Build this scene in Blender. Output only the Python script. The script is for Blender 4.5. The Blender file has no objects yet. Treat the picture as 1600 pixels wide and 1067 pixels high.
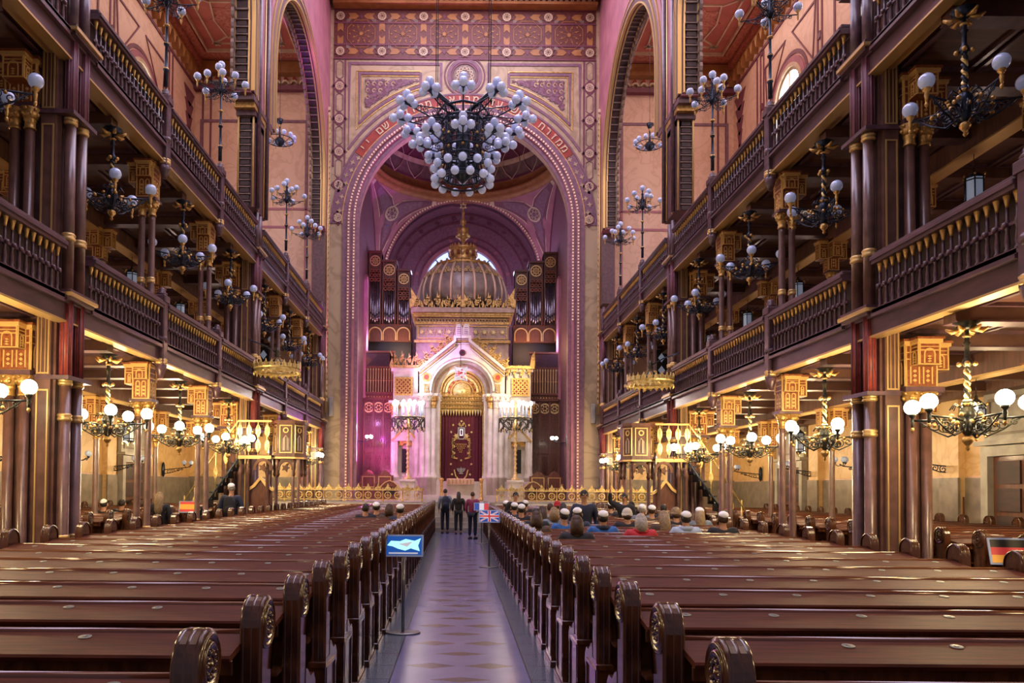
import bpy, math, random
from math import sin, cos, pi, sqrt, atan2, radians as R
from mathutils import Vector, Matrix
random.seed(7)
COL = bpy.context.scene.collection
XC = 0.12                      # axis of the hall
F, VPX, HOR, PHI, EYE = 1180.0, 717.0, 760.0, 0.025, 1.85
YP = HOR - F*math.tan(PHI)

def P(px, py, Y):
    """where the sight line of a measured point meets the frontal plane at distance Y"""
    dx = (px-VPX)/F; u = (YP-py)/F
    t = Y/(cos(PHI)-u*sin(PHI))
    return Vector((t*dx, Y, EYE+t*(sin(PHI)+u*cos(PHI))))
def PX(px, py, Y): return P(px, py, Y).x
def PZ(py, Y): return P(717, py, Y).z

def C(h, a=1.0):
    h = h.lstrip('#'); v = [int(h[i:i+2], 16)/255 for i in (0, 2, 4)]
    return tuple((c/12.92 if c <= .04045 else ((c+.055)/1.055)**2.4) for c in v)+(a,)

# ------------------------------------------------------------------ materials
MATS = {}
def mat(name, col, rough=.5, metal=0.0, col2=None, scale=4.0, stretch=(1, 1, 1), bump=0.0, bscale=None, coat=0.0,
        emit=None, estr=0.0, detail=6.0, contrast=(.35, .65), dist=0.0, kind='noise', alpha=1.0, trans=0.0, spec=.5):
    m = bpy.data.materials.new(name); m.use_nodes = True
    nt = m.node_tree; N = nt.nodes; L = nt.links
    b = N['Principled BSDF']
    b.inputs['Base Color'].default_value = C(col); b.inputs['Roughness'].default_value = rough
    b.inputs['Metallic'].default_value = metal; b.inputs['Coat Weight'].default_value = coat
    b.inputs['Coat Roughness'].default_value = .12; b.inputs['Specular IOR Level'].default_value = spec
    if trans: b.inputs['Transmission Weight'].default_value = trans
    if alpha < 1: b.inputs['Alpha'].default_value = alpha
    tc = N.new('ShaderNodeTexCoord'); mp = N.new('ShaderNodeMapping'); mp.inputs['Scale'].default_value = stretch
    L.new(tc.outputs['Object'], mp.inputs['Vector'])
    n = N.new('ShaderNodeTexNoise'); n.inputs['Scale'].default_value = scale; n.inputs['Detail'].default_value = detail
    n.inputs['Distortion'].default_value = dist
    L.new(mp.outputs[0], n.inputs['Vector'])
    fac = n.outputs['Fac']
    if kind == 'vein':      # thin dark veins on a marble ground
        mth = N.new('ShaderNodeMath'); mth.operation = 'SUBTRACT'; mth.inputs[1].default_value = .5; L.new(fac, mth.inputs[0])
        ab = N.new('ShaderNodeMath'); ab.operation = 'ABSOLUTE'; L.new(mth.outputs[0], ab.inputs[0])
        mr = N.new('ShaderNodeMapRange'); mr.inputs['From Max'].default_value = .06; mr.inputs['To Min'].default_value = 1; mr.inputs['To Max'].default_value = 0
        L.new(ab.outputs[0], mr.inputs['Value']); fac = mr.outputs[0]
    elif kind == 'voronoi':
        v = N.new('ShaderNodeTexVoronoi'); v.inputs['Scale'].default_value = scale; v.feature = 'DISTANCE_TO_EDGE'
        L.new(mp.outputs[0], v.inputs['Vector'])
        mr = N.new('ShaderNodeMapRange'); mr.inputs['From Max'].default_value = .06; L.new(v.outputs['Distance'], mr.inputs['Value']); fac = mr.outputs[0]
    else:
        mr = N.new('ShaderNodeMapRange'); mr.inputs['From Min'].default_value = contrast[0]; mr.inputs['From Max'].default_value = contrast[1]
        L.new(fac, mr.inputs['Value']); fac = mr.outputs[0]
    if col2:
        mx = N.new('ShaderNodeMix'); mx.data_type = 'RGBA'
        mx.inputs[6].default_value = C(col); mx.inputs[7].default_value = C(col2)
        L.new(fac, mx.inputs[0]); L.new(mx.outputs[2], b.inputs['Base Color'])
    if bump:
        bp = N.new('ShaderNodeBump'); bp.inputs['Strength'].default_value = bump; bp.inputs['Distance'].default_value = .02
        nb = N.new('ShaderNodeTexNoise'); nb.inputs['Scale'].default_value = bscale or scale; L.new(mp.outputs[0], nb.inputs['Vector'])
        L.new(nb.outputs['Fac'], bp.inputs['Height']); L.new(bp.outputs[0], b.inputs['Normal'])
    if emit:
        b.inputs['Emission Color'].default_value = C(emit); b.inputs['Emission Strength'].default_value = estr
        m.cycles.emission_sampling = 'NONE'
    MATS[name] = m
    return m
mat('pewwood', '#633020', .52, col2='#3c1d14', scale=3, stretch=(1.2, 14, 14), coat=.0, spec=.15, contrast=(.3, .75))
mat('pewdark', '#5e361f', .22, col2='#3a2013', scale=3, stretch=(6, 6, 1.5), coat=.5)
mat('galwood', '#66464c', .40, col2='#4a343c', scale=2, stretch=(4, 1, 4), coat=.15)
mat('plate', '#8a8d80', .35, .2)
mat('ribtan', '#cbab90', .4, .2)
mat('pewrail', '#6a3a26', .14, coat=.6)
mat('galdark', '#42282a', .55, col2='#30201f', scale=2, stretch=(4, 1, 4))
mat('soffit', '#6a4636', .5, col2='#4c3026', scale=2, stretch=(1, 6, 1))
mat('shaft', '#75534a', .33, col2='#5c4038', scale=5, coat=.25)
mat('gold', '#deb670', .36, .6, col2='#b08440', scale=12, bump=.3, bscale=40)
mat('goldpale', '#efdb9e', .4, .45, col2='#c9a557', scale=14, bump=.2, bscale=40)
mat('goldline', '#dcb978', .35, .55)
mat('redpaint', '#a4442e', .45, col2='#7a2d22', scale=9)
mat('brownpanel', '#74361f', .45, col2='#99592f', scale=22); mat('goldbright', '#e0b870', .4, .25)
mat('iron', '#1d2430', .35, .55, col2='#30394a', scale=15)
mat('bronze', '#2a3030', .35, .6, col2='#5a5644', scale=12)
mat('marble', '#d6b27e', .42, col2='#c8a06a', scale=.9, stretch=(1, 1, 1), detail=8, dist=1.6, kind='vein')
mat('marblewarm', '#dcb49c', .45, col2='#cea48a', scale=.8, detail=8, dist=1.8, kind='vein')
mat('endwall', '#bba380', .5, col2='#a38c6a', scale=.7, detail=8, dist=1.3, kind='vein')
mat('dado', '#8a7d6e', .35, col2='#6c6258', scale=3, detail=9)
mat('pinkplaster', '#b0707a', .6, col2='#9b5f6c', scale=1.5)
mat('maroon', '#7b4150', .55, col2='#6b3746', scale=6)
mat('mauve', '#8c6070', .55, col2='#74505f', scale=7)
mat('redband', '#a83a26', .5, col2='#8c2c1e', scale=5)
mat('greybrown', '#8b7468', .55, col2='#6d5a54', scale=4)
mat('ochre', '#b07a45', .5, col2='#9a6536', scale=3, detail=8)
mat('frieze', '#5e2f2a', .5, col2='#713a30', scale=8)
mat('ceilpink', '#c0705c', .6, col2='#a9584c', scale=1.4)
mat('ceilred', '#a8503e', .55, col2='#c98a70', scale=9)
mat('cream', '#d9c3a2', .45, col2='#c4ab88', scale=3)
mat('bead', '#f3e3c4', .35, emit='#ffdcae', estr=.04)
mat('stone', '#d8cfc2', .38, col2='#bdb0a4', scale=2.2, detail=9)
mat('stonegrey', '#a8a39a', .4, col2='#8f8880', scale=3, detail=9)
mat('arkwood', '#7c4a36', .4, col2='#5d3426', scale=4, stretch=(5, 5, 1), coat=.2)
mat('arkbox', '#b59a8c', .4, col2='#a08574', scale=5)
mat('domeglass', '#94857c', .3, .15, col2='#7a6c68', scale=3)
mat('organwood', '#6e4028', .42, col2='#50301e', scale=4, stretch=(5, 5, 1), coat=.2)
mat('pipe', '#b9b4bd', .22, .9, col2='#9a94a0', scale=3)
mat('velvet', '#5a0f22', .8, col2='#47091a', scale=18, bump=.3)
mat('dark', '#0d0a0b', .6)
mat('globeoff', '#b4bfe0', .12, coat=.6, emit='#b8c6f0', estr=.05)  # unlit globes, with a faint bluish glow put into the material
mat('globeon', '#fff6e0', .3, emit='#fff2d8', estr=16)
mat('candle', '#ffffff', .3, emit='#eef2ff', estr=3.5)
mat('lanternglass', '#b9c6d8', .2, emit='#a9b9d6', estr=.12)
mat('windowglass', '#f4f8ff', .2, emit='#f2f6ff', estr=3.2)
mat('windowblue', '#c8d8ff', .2, emit='#b4c8ff', estr=.8)
mat('silver', '#b9bdb8', .35, .5)
mat('whitecloth', '#f1f3f6', .8); mat('skin', '#b58468', .55); mat('hairdark', '#1c1513', .6, col2='#2a1f1a', scale=30)
mat('hairbrown', '#4a3020', .6, col2='#33200f', scale=30); mat('hairblond', '#9c8462', .6, col2='#7a6345', scale=30)
mat('hairgrey', '#b3aca5', .6, col2='#8d8680', scale=30); mat('blackcloth', '#15151a', .8, col2='#1f1f26', scale=20)
mat('navycloth', '#1f2a44', .75, col2='#18203a', scale=15); mat('bluecloth', '#1668b8', .6, col2='#0f4f96', scale=12)
mat('pinkcloth', '#8e2a5a', .65, col2='#70204a', scale=12); mat('greycloth', '#7b8694', .8, col2='#6a7480', scale=15)
mat('palecloth', '#a9b9cf', .8); mat('browncloth', '#5b4433', .8, col2='#463426', scale=15); mat('redcloth', '#b3202c', .7)
mat('jeans', '#1a2236', .8); mat('knit', '#cfc8bd', .85, bump=.5, bscale=90)
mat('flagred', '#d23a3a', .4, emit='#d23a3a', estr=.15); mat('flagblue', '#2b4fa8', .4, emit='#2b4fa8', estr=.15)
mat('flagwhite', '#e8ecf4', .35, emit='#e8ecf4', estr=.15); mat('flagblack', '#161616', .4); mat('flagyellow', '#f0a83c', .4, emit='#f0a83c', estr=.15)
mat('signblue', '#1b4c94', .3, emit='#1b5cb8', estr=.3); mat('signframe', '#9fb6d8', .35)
mat('signglare', '#8fe0f0', .3, emit='#9fe8ff', estr=.7); mat('steel', '#8b8a86', .35, .7)
mat('eyewhite', '#e8e4de', .4); mat('lip', '#8a4a42', .5)
mat('floorgrey', '#6a7080', .2, col2='#4d5260', scale=60, detail=3, spec=.6)

def floor_material():
    """polished aisle paving: speckled slabs at the sides, a run of long dark lozenges down the middle"""
    m = bpy.data.materials.new('aislefloor'); m.use_nodes = True; nt = m.node_tree; N = nt.nodes; L = nt.links
    b = N['Principled BSDF']; b.inputs['Roughness'].default_value = .26; b.inputs['Specular IOR Level'].default_value = .6
    def M(op, a, c=None, cl=False):
        n = N.new('ShaderNodeMath'); n.operation = op; n.use_clamp = cl
        for i, v in enumerate((a, c)):
            if v is None: continue
            if isinstance(v, (int, float)): n.inputs[i].default_value = v
            else: L.new(v, n.inputs[i])
        return n.outputs[0]
    tc = N.new('ShaderNodeTexCoord'); sx = N.new('ShaderNodeSeparateXYZ'); L.new(tc.outputs['Object'], sx.inputs[0])
    ax = M('ABSOLUTE', sx.outputs[0])
    per = 1.12
    fy = M('ABSOLUTE', M('SUBTRACT', M('FRACT', M('DIVIDE', sx.outputs[1], per)), .5))   # 0 middle .. .5
    loz = M('LESS_THAN', M('ADD', M('DIVIDE', ax, .30), M('MULTIPLY', fy, per/.10)), 1.0)
    fy2 = M('ABSOLUTE', M('SUBTRACT', M('FRACT', M('ADD', M('DIVIDE', sx.outputs[1], per), .5)), .5))
    loz2 = M('LESS_THAN', M('ADD', M('DIVIDE', M('ABSOLUTE', M('SUBTRACT', ax, .30)), .26), M('MULTIPLY', fy2, per/.13)), 1.0)
    dark = M('MAXIMUM', loz, loz2)
    edge = M('GREATER_THAN', ax, .68)
    line = M('MULTIPLY', M('GREATER_THAN', ax, .665), M('LESS_THAN', ax, .68))
    jy = M('LESS_THAN', M('FRACT', M('DIVIDE', sx.outputs[1], .56)), .02)
    n = N.new('ShaderNodeTexNoise'); n.inputs['Scale'].default_value = 120; L.new(tc.outputs['Object'], n.inputs['Vector'])
    n2 = N.new('ShaderNodeTexNoise'); n2.inputs['Scale'].default_value = 2.2; L.new(tc.outputs['Object'], n2.inputs['Vector'])
    def mix(f, a, c):
        x = N.new('ShaderNodeMix'); x.data_type = 'RGBA'
        if isinstance(f, float): x.inputs[0].default_value = f
        else: L.new(f, x.inputs[0])
        for i, v in ((6, a), (7, c)):
            if isinstance(v, str): x.inputs[i].default_value = C(v)
            else: L.new(v, x.inputs[i])
        return x.outputs[2]
    mid = mix(n2.outputs['Fac'], '#6e6e96', '#565680')
    mid = mix(dark, mid, '#30243a')
    sp = N.new('ShaderNodeMapRange'); sp.inputs['From Min'].default_value = .4; sp.inputs['From Max'].default_value = .6; L.new(n.outputs['Fac'], sp.inputs['Value'])
    side = mix(sp.outputs[0], '#37424e', '#6a7582')
    c = mix(edge, mid, side)
    c = mix(M('MAXIMUM', line, M('MULTIPLY', jy, edge)), c, '#2b2c33')
    L.new(c, b.inputs['Base Color'])
    bp = N.new('ShaderNodeBump'); bp.inputs['Strength'].default_value = .12; bp.inputs['Distance'].default_value = .01
    n3 = N.new('ShaderNodeTexNoise'); n3.inputs['Scale'].default_value = 7; L.new(tc.outputs['Object'], n3.inputs['Vector'])
    L.new(n3.outputs['Fac'], bp.inputs['Height']); L.new(bp.outputs[0], b.inputs['Normal'])
    MATS['aislefloor'] = m
floor_material()

# ------------------------------------------------------------------ mesh builder
class MB:
    def __init__(s): s.v = []; s.f = []; s.m = []; s.sm = []; s.mats = []; s.xf = None
    def mi(s, name):
        if name not in s.mats: s.mats.append(name)
        return s.mats.index(name)
    def add(s, vs, fs, m, smooth=False):
        o = len(s.v)
        if s.xf is not None: vs = [s.xf @ Vector(v) for v in vs]
        s.v.extend(tuple(v) for v in vs); k = s.mi(m)
        for f in fs: s.f.append(tuple(i+o for i in f)); s.m.append(k); s.sm.append(smooth)
    def box(s, x0, x1, y0, y1, z0, z1, m, ch=0.0):
        if x0 > x1: x0, x1 = x1, x0
        if y0 > y1: y0, y1 = y1, y0
        if ch:  # chamfered vertical and top edges
            c = ch
            pr = [(x0+c, y0), (x1-c, y0), (x1, y0+c), (x1, y1-c), (x1-c, y1), (x0+c, y1), (x0, y1-c), (x0, y0+c)]
            tp = [(x0+c, y0+c), (x1-c, y0+c), (x1-c, y0+c), (x1-c, y1-c), (x1-c, y1-c), (x0+c, y1-c), (x0+c, y1-c), (x0+c, y0+c)]
            vs = [(a, b, z0) for a, b in pr]+[(a, b, z1-c) for a, b in pr]+[(a, b, z1) for a, b in tp]
            fs = [tuple(range(7, -1, -1))]+[(i, (i+1) % 8, 8+(i+1) % 8, 8+i) for i in range(8)]+[(8+i, 8+(i+1) % 8, 16+(i+1) % 8, 16+i) for i in range(8)]
            fs.append((16, 17, 19, 21))
            s.add(vs, fs, m); return
        vs = [(x, y, z) for z in (z0, z1) for y in (y0, y1) for x in (x0, x1)]
        s.add(vs, [(0, 2, 3, 1), (4, 5, 7, 6), (0, 1, 5, 4), (2, 6, 7, 3), (0, 4, 6, 2), (1, 3, 7, 5)], m)
    def lathe(s, prof, m, c=(0, 0, 0), n=12, smooth=True, a0=0.0, a1=2*pi, sx=1, sy=1, axis='z', rot=0, cap=True):
        full = abs(a1-a0-2*pi) < 1e-6; k = n if full else n+1
        vs = []
        for r, z in prof:
            for i in range(k):
                a = rot+a0+(a1-a0)*i/n
                x, y = r*cos(a)*sx, r*sin(a)*sy
                p = (x, y, z) if axis == 'z' else ((z, x, y) if axis == 'x' else (x, z, y))
                vs.append((p[0]+c[0], p[1]+c[1], p[2]+c[2]))
        fs = []
        for j in range(len(prof)-1):
            for i in range(n):
                i2 = (i+1) % k
                q = (j*k+i, j*k+i2, (j+1)*k+i2, (j+1)*k+i)
                fs.append(q if axis != 'y' else q[::-1])
        if full and cap:
            if prof[0][0] > 1e-4: fs.append(tuple(range(k-1, -1, -1)) if axis != 'y' else tuple(range(k)))
            if prof[-1][0] > 1e-4: t = tuple((len(prof)-1)*k+i for i in range(k)); fs.append(t if axis != 'y' else t[::-1])
        s.add(vs, fs, m, smooth)
    def sphere(s, c, r, m, n=12, k=8, sz=1.0, sx=1.0, sy=1.0):
        prof = [(max(r*sin(pi*i/k), 1e-5), -r*sz*cos(pi*i/k)) for i in range(k+1)]
        s.lathe(prof, m, c, n, True, sx=sx, sy=sy)
    def tube(s, pts, r, m, n=6, cap=True, close=False, smooth=True):
        pts = [Vector(p) for p in pts]; N = len(pts)
        rr = r if isinstance(r, (list, tuple)) else [r]*N
        T = []
        for i in range(N):
            a = pts[i-1] if (i > 0 or close) else pts[i]; b = pts[(i+1) % N] if (i < N-1 or close) else pts[i]
            t = (b-a); T.append(t.normalized() if t.length > 1e-9 else Vector((0, 0, 1)))
        up = Vector((0, 0, 1)) if abs(T[0].z) < .9 else Vector((1, 0, 0))
        u = T[0].cross(up).normalized(); vs = []
        for i in range(N):
            u = (u-T[i]*u.dot(T[i])); u = u.normalized() if u.length > 1e-6 else T[i].orthogonal().normalized()
            w = T[i].cross(u)
            for j in range(n):
                a = 2*pi*j/n; vs.append(pts[i]+(u*cos(a)+w*sin(a))*rr[i])
        fs = [(i*n+j, i*n+(j+1) % n, (i+1)*n+(j+1) % n, (i+1)*n+j) for i in range(N-1) for j in range(n)]
        if close: fs += [((N-1)*n+j, (N-1)*n+(j+1) % n, (j+1) % n, j) for j in range(n)]
        elif cap: fs += [tuple(range(n-1, -1, -1)), tuple((N-1)*n+j for j in range(n))]
        s.add(vs, fs, m, smooth)
    def rod(s, a, b, r, m, n=8, r2=None): s.tube([a, b], [r, r if r2 is None else r2], m, n)
    def prism(s, poly, fn, d0, d1, m, smooth=False):
        """poly of (u, v), fn(u, v, d) -> point; extruded from d0 to d1"""
        n = len(poly); vs = [fn(u, v, d0) for u, v in poly]+[fn(u, v, d1) for u, v in poly]
        fs = [tuple(range(n-1, -1, -1)), tuple(range(n, 2*n))]+[(i, (i+1) % n, n+(i+1) % n, n+i) for i in range(n)]
        s.add(vs, fs, m, smooth)
    def stroke(s, pts, w, fn, d0, d1, m, close=False):
        n = len(pts); L = []; Rr = []
        for i in range(n):
            a = pts[i-1] if (i > 0 or close) else None; b = pts[(i+1) % n] if (i < n-1 or close) else None
            p = pts[i]; ns = []
            for q, r in ((a, p), (p, b)):
                if q is None or r is None: continue
                dx, dy = r[0]-q[0], r[1]-q[1]; l = math.hypot(dx, dy) or 1; ns.append((-dy/l, dx/l))
            nx = sum(k[0] for k in ns)/len(ns); ny = sum(k[1] for k in ns)/len(ns); l = nx*nx+ny*ny or 1
            l = max(l, .3); nx /= l; ny /= l
            L.append((p[0]+nx*w/2, p[1]+ny*w/2)); Rr.append((p[0]-nx*w/2, p[1]-ny*w/2))
        for i in range(n if close else n-1):
            j = (i+1) % n
            s.prism([L[i], L[j], Rr[j], Rr[i]], fn, d0, d1, m)
    def arcband(s, cu, cv, r0, r1, a0, a1, fn, d0, d1, m, n=32):
        vs = []
        for i in range(n+1):
            a = a0+(a1-a0)*i/n
            for r, d in ((r0, d0), (r1, d0), (r1, d1), (r0, d1)): vs.append(fn(cu+r*cos(a), cv+r*sin(a), d))
        fs = [(i*4+j, i*4+(j+1) % 4, i*4+4+(j+1) % 4, i*4+4+j) for i in range(n) for j in range(4)]
        if abs(a1-a0) < 2*pi-1e-3: fs += [(3, 2, 1, 0), (n*4, n*4+1, n*4+2, n*4+3)]
        s.add(vs, fs, m, False)
    def star(s, cu, cv, r0, r1, k, fn, d0, d1, m, rot=0):
        s.prism([(cu+(r0 if i % 2 == 0 else r1)*cos(rot+pi*i/k), cv+(r0 if i % 2 == 0 else r1)*sin(rot+pi*i/k)) for i in range(2*k)], fn, d0, d1, m)
    def build(s, name, parent=None, **tags):
        me = bpy.data.meshes.new(name)
        me.from_pydata(s.v, [], s.f)
        for k in s.mats: me.materials.append(MATS[k])
        me.polygons.foreach_set('material_index', s.m); me.polygons.foreach_set('use_smooth', s.sm)
        me.validate(); me.update()
        return link(name, me, parent, **tags)

def link(name, me, parent=None, loc=None, **tags):
    o = bpy.data.objects.new(name, me); COL.objects.link(o)
    if parent is not None: o.parent = parent
    if loc is not None: o.location = loc
    for k, v in tags.items():
        if v: o[k] = v
    return o
def thing(name, label, category, loc=(0, 0, 0), rz=0.0, group=None, sc=None):
    o = bpy.data.objects.new(name, None); COL.objects.link(o); o.location = loc; o.rotation_euler = (0, 0, rz)
    o.empty_display_size = .1
    o['label'] = label; o['category'] = category
    if group: o['group'] = group
    if sc: o.scale = sc
    return o
KIDS = {}
def kids(o): return [c for c in COL.objects if c.parent == o]
def tree(o):
    t = KIDS.get(o.name)
    if t is None:
        t = [(c, [g for g in c.children]) for c in o.children]; KIDS[o.name] = t
    return t
def copy_thing(o, label, loc, rz=0.0, group=None, skip=None, scale=None, category=None):
    r = o.copy(); COL.objects.link(r); r.location = loc; r.rotation_euler = (0, 0, rz); r['label'] = label
    if group: r['group'] = group
    if category: r['category'] = category
    if scale: r.scale = scale
    for c, gs in tree(o):
        if skip and skip(c): continue
        d = c.copy(); COL.objects.link(d); d.parent = r
        for g in gs:
            e = g.copy(); COL.objects.link(e); e.parent = d
    return r
def set_loc(o, loc, rz=0.0): o.location = loc; o.rotation_euler = (0, 0, rz)
ORD = 'first second third fourth fifth sixth seventh eighth ninth tenth eleventh twelfth thirteenth fourteenth fifteenth sixteenth seventeenth eighteenth nineteenth twentieth'.split()
def nth(i):
    if i < 20: return ORD[i]
    t = {2: 'twenty', 3: 'thirty', 4: 'forty'}[(i+1)//10]; k = (i+1) % 10
    return (t+'-'+ORD[k-1]) if k else {3: 'thirtieth', 4: 'fortieth'}[(i+1)//10]
SIDE = {-1: 'left', 1: 'right'}
DZ = {-1: .07, 1: -.07}
CY = [8.0, 11.4, 14.75, 18.15, 21.7, 25.15, 28.6, 32.05]      # bays of the hall (main supports stand at these distances)
fnF = lambda y: (lambda u, v, d: (u, y-d, v))                 # drawings on a frontal wall facing the entrance
def fnS(x, s): return lambda u, v, d: (x-s*d, u, v)           # drawings on a side wall facing the hall
# ================================================================== the setting
ST = 'structure'
XW, XN, XN2 = 11.9, 5.95, 6.45          # outer wall, nave arcade wall (two faces)
YE = 33.0                               # end wall
ZT = 23.4
ZC = PZ(351, YE); RA = 4.67             # great arch of the chancel
PLAT = 1.2
AX = .03                                # middle of the aisle

b = MB(); b.box(-12.6, 12.6, -2, 43.5, -.3, 0, 'aislefloor')
o = b.build('floor', kind=ST); o.location.x = AX

def wall_with_arches(b, x0, x1, y0, y1, z0, z1, ops, m, n=22):
    """wall in the Y direction with round-headed openings (yc, half width, sill, springing)"""
    y = y0
    for yc, hw, zs, zp in sorted(ops):
        if yc-hw > y: b.box(x0, x1, y, yc-hw, z0, z1, m)
        if zs > z0: b.box(x0, x1, yc-hw, yc+hw, z0, zs, m)
        pts = [(yc-hw*cos(pi*i/n), zp+hw*sin(pi*i/n)) for i in range(n+1)]
        for i in range(n):
            (a, c), (d, e) = pts[i], pts[i+1]
            vs = [(x, p, q) for x in (x0, x1) for p, q in ((a, c), (d, e), (d, z1), (a, z1))]
            b.add(vs, [(0, 1, 2, 3), (7, 6, 5, 4), (0, 4, 5, 1), (3, 2, 6, 7)], m)
        y = yc+hw
    if y < y1: b.box(x0, x1, y, y1, z0, z1, m)

UPW = [(27.4, 1.05, 11.2, 16.2), (16.9, 1.05, 11.2, 16.2), (6.4, 1.05, 11.2, 16.2)]
wn = 1; tn = 1; dn = 1
def trim(b, **k):
    global tn
    o = b.build('trim_%d' % tn, kind=ST); tn += 1; return o

for s in (-1, 1):
    side = SIDE[s]; X = lambda v: XC+s*v
    # ---- outer wall with the tall round-headed upper windows
    b = MB(); wall_with_arches(b, min(X(XW), X(XW+.5)), max(X(XW), X(XW+.5)), -1, 33.6, 0, 20.6, UPW, 'marblewarm')
    for y in CY[:7]:
        b.box(X(XW), X(XW-.22), y-.32, y+.32, 0, 4.1, 'marble')
    b.box(X(XW), X(XW-.03), -1, 33, 2.2, 4.2, 'marble')
    b.build('wall_'+side, kind=ST)
    b = MB(); b.box(X(XW-.031), X(XW-.07), -1, 33, 0, 2.15, 'dado')
    for y in CY[:7]: b.box(X(XW-.2), X(XW-.26), y-.35, y+.35, 0, 2.15, 'dado')
    b.build('baseboard_'+side, kind=ST)
    # painted lines, window surrounds and cornice of the outer wall above the upper gallery
    fn = fnS(X(XW), s); b = MB()
    for yc, hw, zs, zp in UPW:
        for r0, r1, m_, d in ((hw, hw+.14, 'cream', .10), (hw+.14, hw+.36, 'pinkplaster', .06), (hw+.42, hw+.56, 'maroon', .03)):
            b.arcband(yc, zp, r0, r1, 0, pi, fn, 0, d, m_, 20)
            for t in (-1, 1): b.prism([(yc+t*r0, zs), (yc+t*r1, zs), (yc+t*r1, zp), (yc+t*r0, zp)], fn, 0, d, m_)
        for t in (-1, 1):
            for w in (2.25, 2.55): b.stroke([(yc+t*w, 9.6), (yc+t*w, 19.3)], .09, fn, 0, .03, 'maroon')
            b.stroke([(yc+t*2.1, 18.5), (yc+t*.3, 18.5), (yc+t*1.9, 16.6), (yc+t*2.1, 18.5)], .09, fn, 0, .03, 'maroon')
            for zz in (9.9, 16.9, 19.1): b.star(yc+t*2.4, zz+.2, .16, .09, 8, fn, 0, .04, 'maroon')
    for yc in (1.0, 11.65, 22.1, 32.2):
        for z0, up in ((9.8, 1), (18.9, -1)):
            for i in range(5):
                w = .62-.12*i; b.prism([(yc-w, z0+up*(.55*i)), (yc+w, z0+up*(.55*i)), (yc+w*.35, z0+up*(.55*i+.6)), (yc, z0+up*(.55*i+.75)), (yc-w*.35, z0+up*(.55*i+.6))], fn, 0, .03, 'maroon')
        b.stroke([(yc-1.9, 9.6), (yc-1.9, 19.3)], .1, fn, 0, .03, 'maroon'); b.stroke([(yc+1.9, 9.6), (yc+1.9, 19.3)], .1, fn, 0, .03, 'maroon')
    b.stroke([(0, 19.4), (33, 19.4)], .12, fn, 0, .04, 'maroon')
    trim(b)
    b = MB()
    b.box(X(XW), X(XW-.25), -1, 33, 19.95, 20.15, 'ochre'); b.box(X(XW), X(XW-.4), -1, 33, 20.15, 20.45, 'ceilred')
    for i in range(66):
        y = .25+i*.5; b.prism([(y-.17, 19.95), (y+.17, 19.95), (y+.1, 19.75), (y, 19.5), (y-.1, 19.75)], fn, .0, .3, 'ochre')
    trim(b)
    for yc, hw, zs, zp in UPW:
        b = MB(); xg = X(XW+.09)
        pts = [(yc-hw, zs), (yc+hw, zs)]+[(yc+hw*cos(pi*i/16), zp+hw*sin(pi*i/16)) for i in range(1, 16)]+[(yc-hw, zp)]
        b.prism(pts, fnS(xg, s), -.02, .02, 'windowglass')
        o = b.build('window_%d' % wn, kind=ST); wn += 1
        f = MB(); f.stroke([(yc, zs), (yc, zp+hw)], .07, fnS(xg, s), .02, .08, 'cream')
        for k in range(1, 4): f.stroke([(yc-hw, zs+k*1.3), (yc+hw, zs+k*1.3)], .06, fnS(xg, s), .02, .08, 'cream')
        f.arcband(yc, zp, hw-.1, hw, 0, pi, fnS(xg, s), .02, .1, 'cream', 16)
        f.build('window_frame', o)
    # ---- ceiling over the side, with painted coffers
    b = MB(); b.box(X(XN2-.3), X(XW+.3), -1, 33.6, 20.45, 20.7, 'ceilpink')
    fc = lambda u, v, d: (X(u), v, 20.45-d)
    for k, y0 in enumerate([1.2, 6.3, 11.5, 16.8, 22.2, 27.4]):
        y1 = y0+4.7; u0, u1 = 6.9, 11.3
        b.stroke([(u0, y0), (u1, y0), (u1, y1), (u0, y1)], .34, fc, 0, .1, 'ceilred', True)
        b.stroke([(u0+.3, y0+.3), (u1-.3, y0+.3), (u1-.3, y1-.3), (u0+.3, y1-.3)], .06, fc, 0, .14, 'cream', True)
        b.stroke([(u0+.75, y0+.75), (u1-.75, y0+.75), (u1-.75, y1-.75), (u0+.75, y1-.75)], .07, fc, 0, .05, 'cream', True)
        um, vm = (u0+u1)/2, (y0+y1)/2
        b.star(um, vm, 1.1, .8, 8, fc, 0, .03, 'ceilred'); b.stroke([(um-.75, vm-1.15), (um+.75, vm-1.15), (um+.95, vm), (um+.75, vm+1.15), (um-.75, vm+1.15), (um-.95, vm)], .06, fc, 0, .06, 'cream', True)
        for a_, c_ in ((-1, -1), (1, -1), (1, 1), (-1, 1)):
            b.stroke([(um+a_*.8, vm+c_*1.1), (um+a_*1.4, vm+c_*1.55)], .06, fc, 0, .05, 'cream'); b.star(um+a_*1.35, vm+c_*1.6, .22, .1, 6, fc, 0, .05, 'cream')
        b.box(X(6.5), X(11.9), y0-.45, y0-.1, 20.2, 20.45, 'pinkplaster'); b.box(X(6.5), X(11.9), y0-.38, y0-.17, 20.17, 20.2, 'mauve')
        for i in range(18): b.box(X(6.6+i*.3), X(6.72+i*.3), y0-.34, y0-.21, 20.15, 20.17, 'cream')
    b.build('ceiling_'+side, kind=ST)
    # ---- nave arcade wall over the galleries: two great round arches and a narrower pier between
    ZS = 14.7; ARC = [(5.95, 4.15), (16.45, 4.15), (27.3, 4.15)]
    b = MB(); x0, x1 = sorted((X(XN), X(XN2)))
    wall_with_arches(b, x0, x1, 0, YE, 12.7, ZT, [(c, r, 12.7, ZS) for c, r in ARC], 'pinkplaster', 40)
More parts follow.
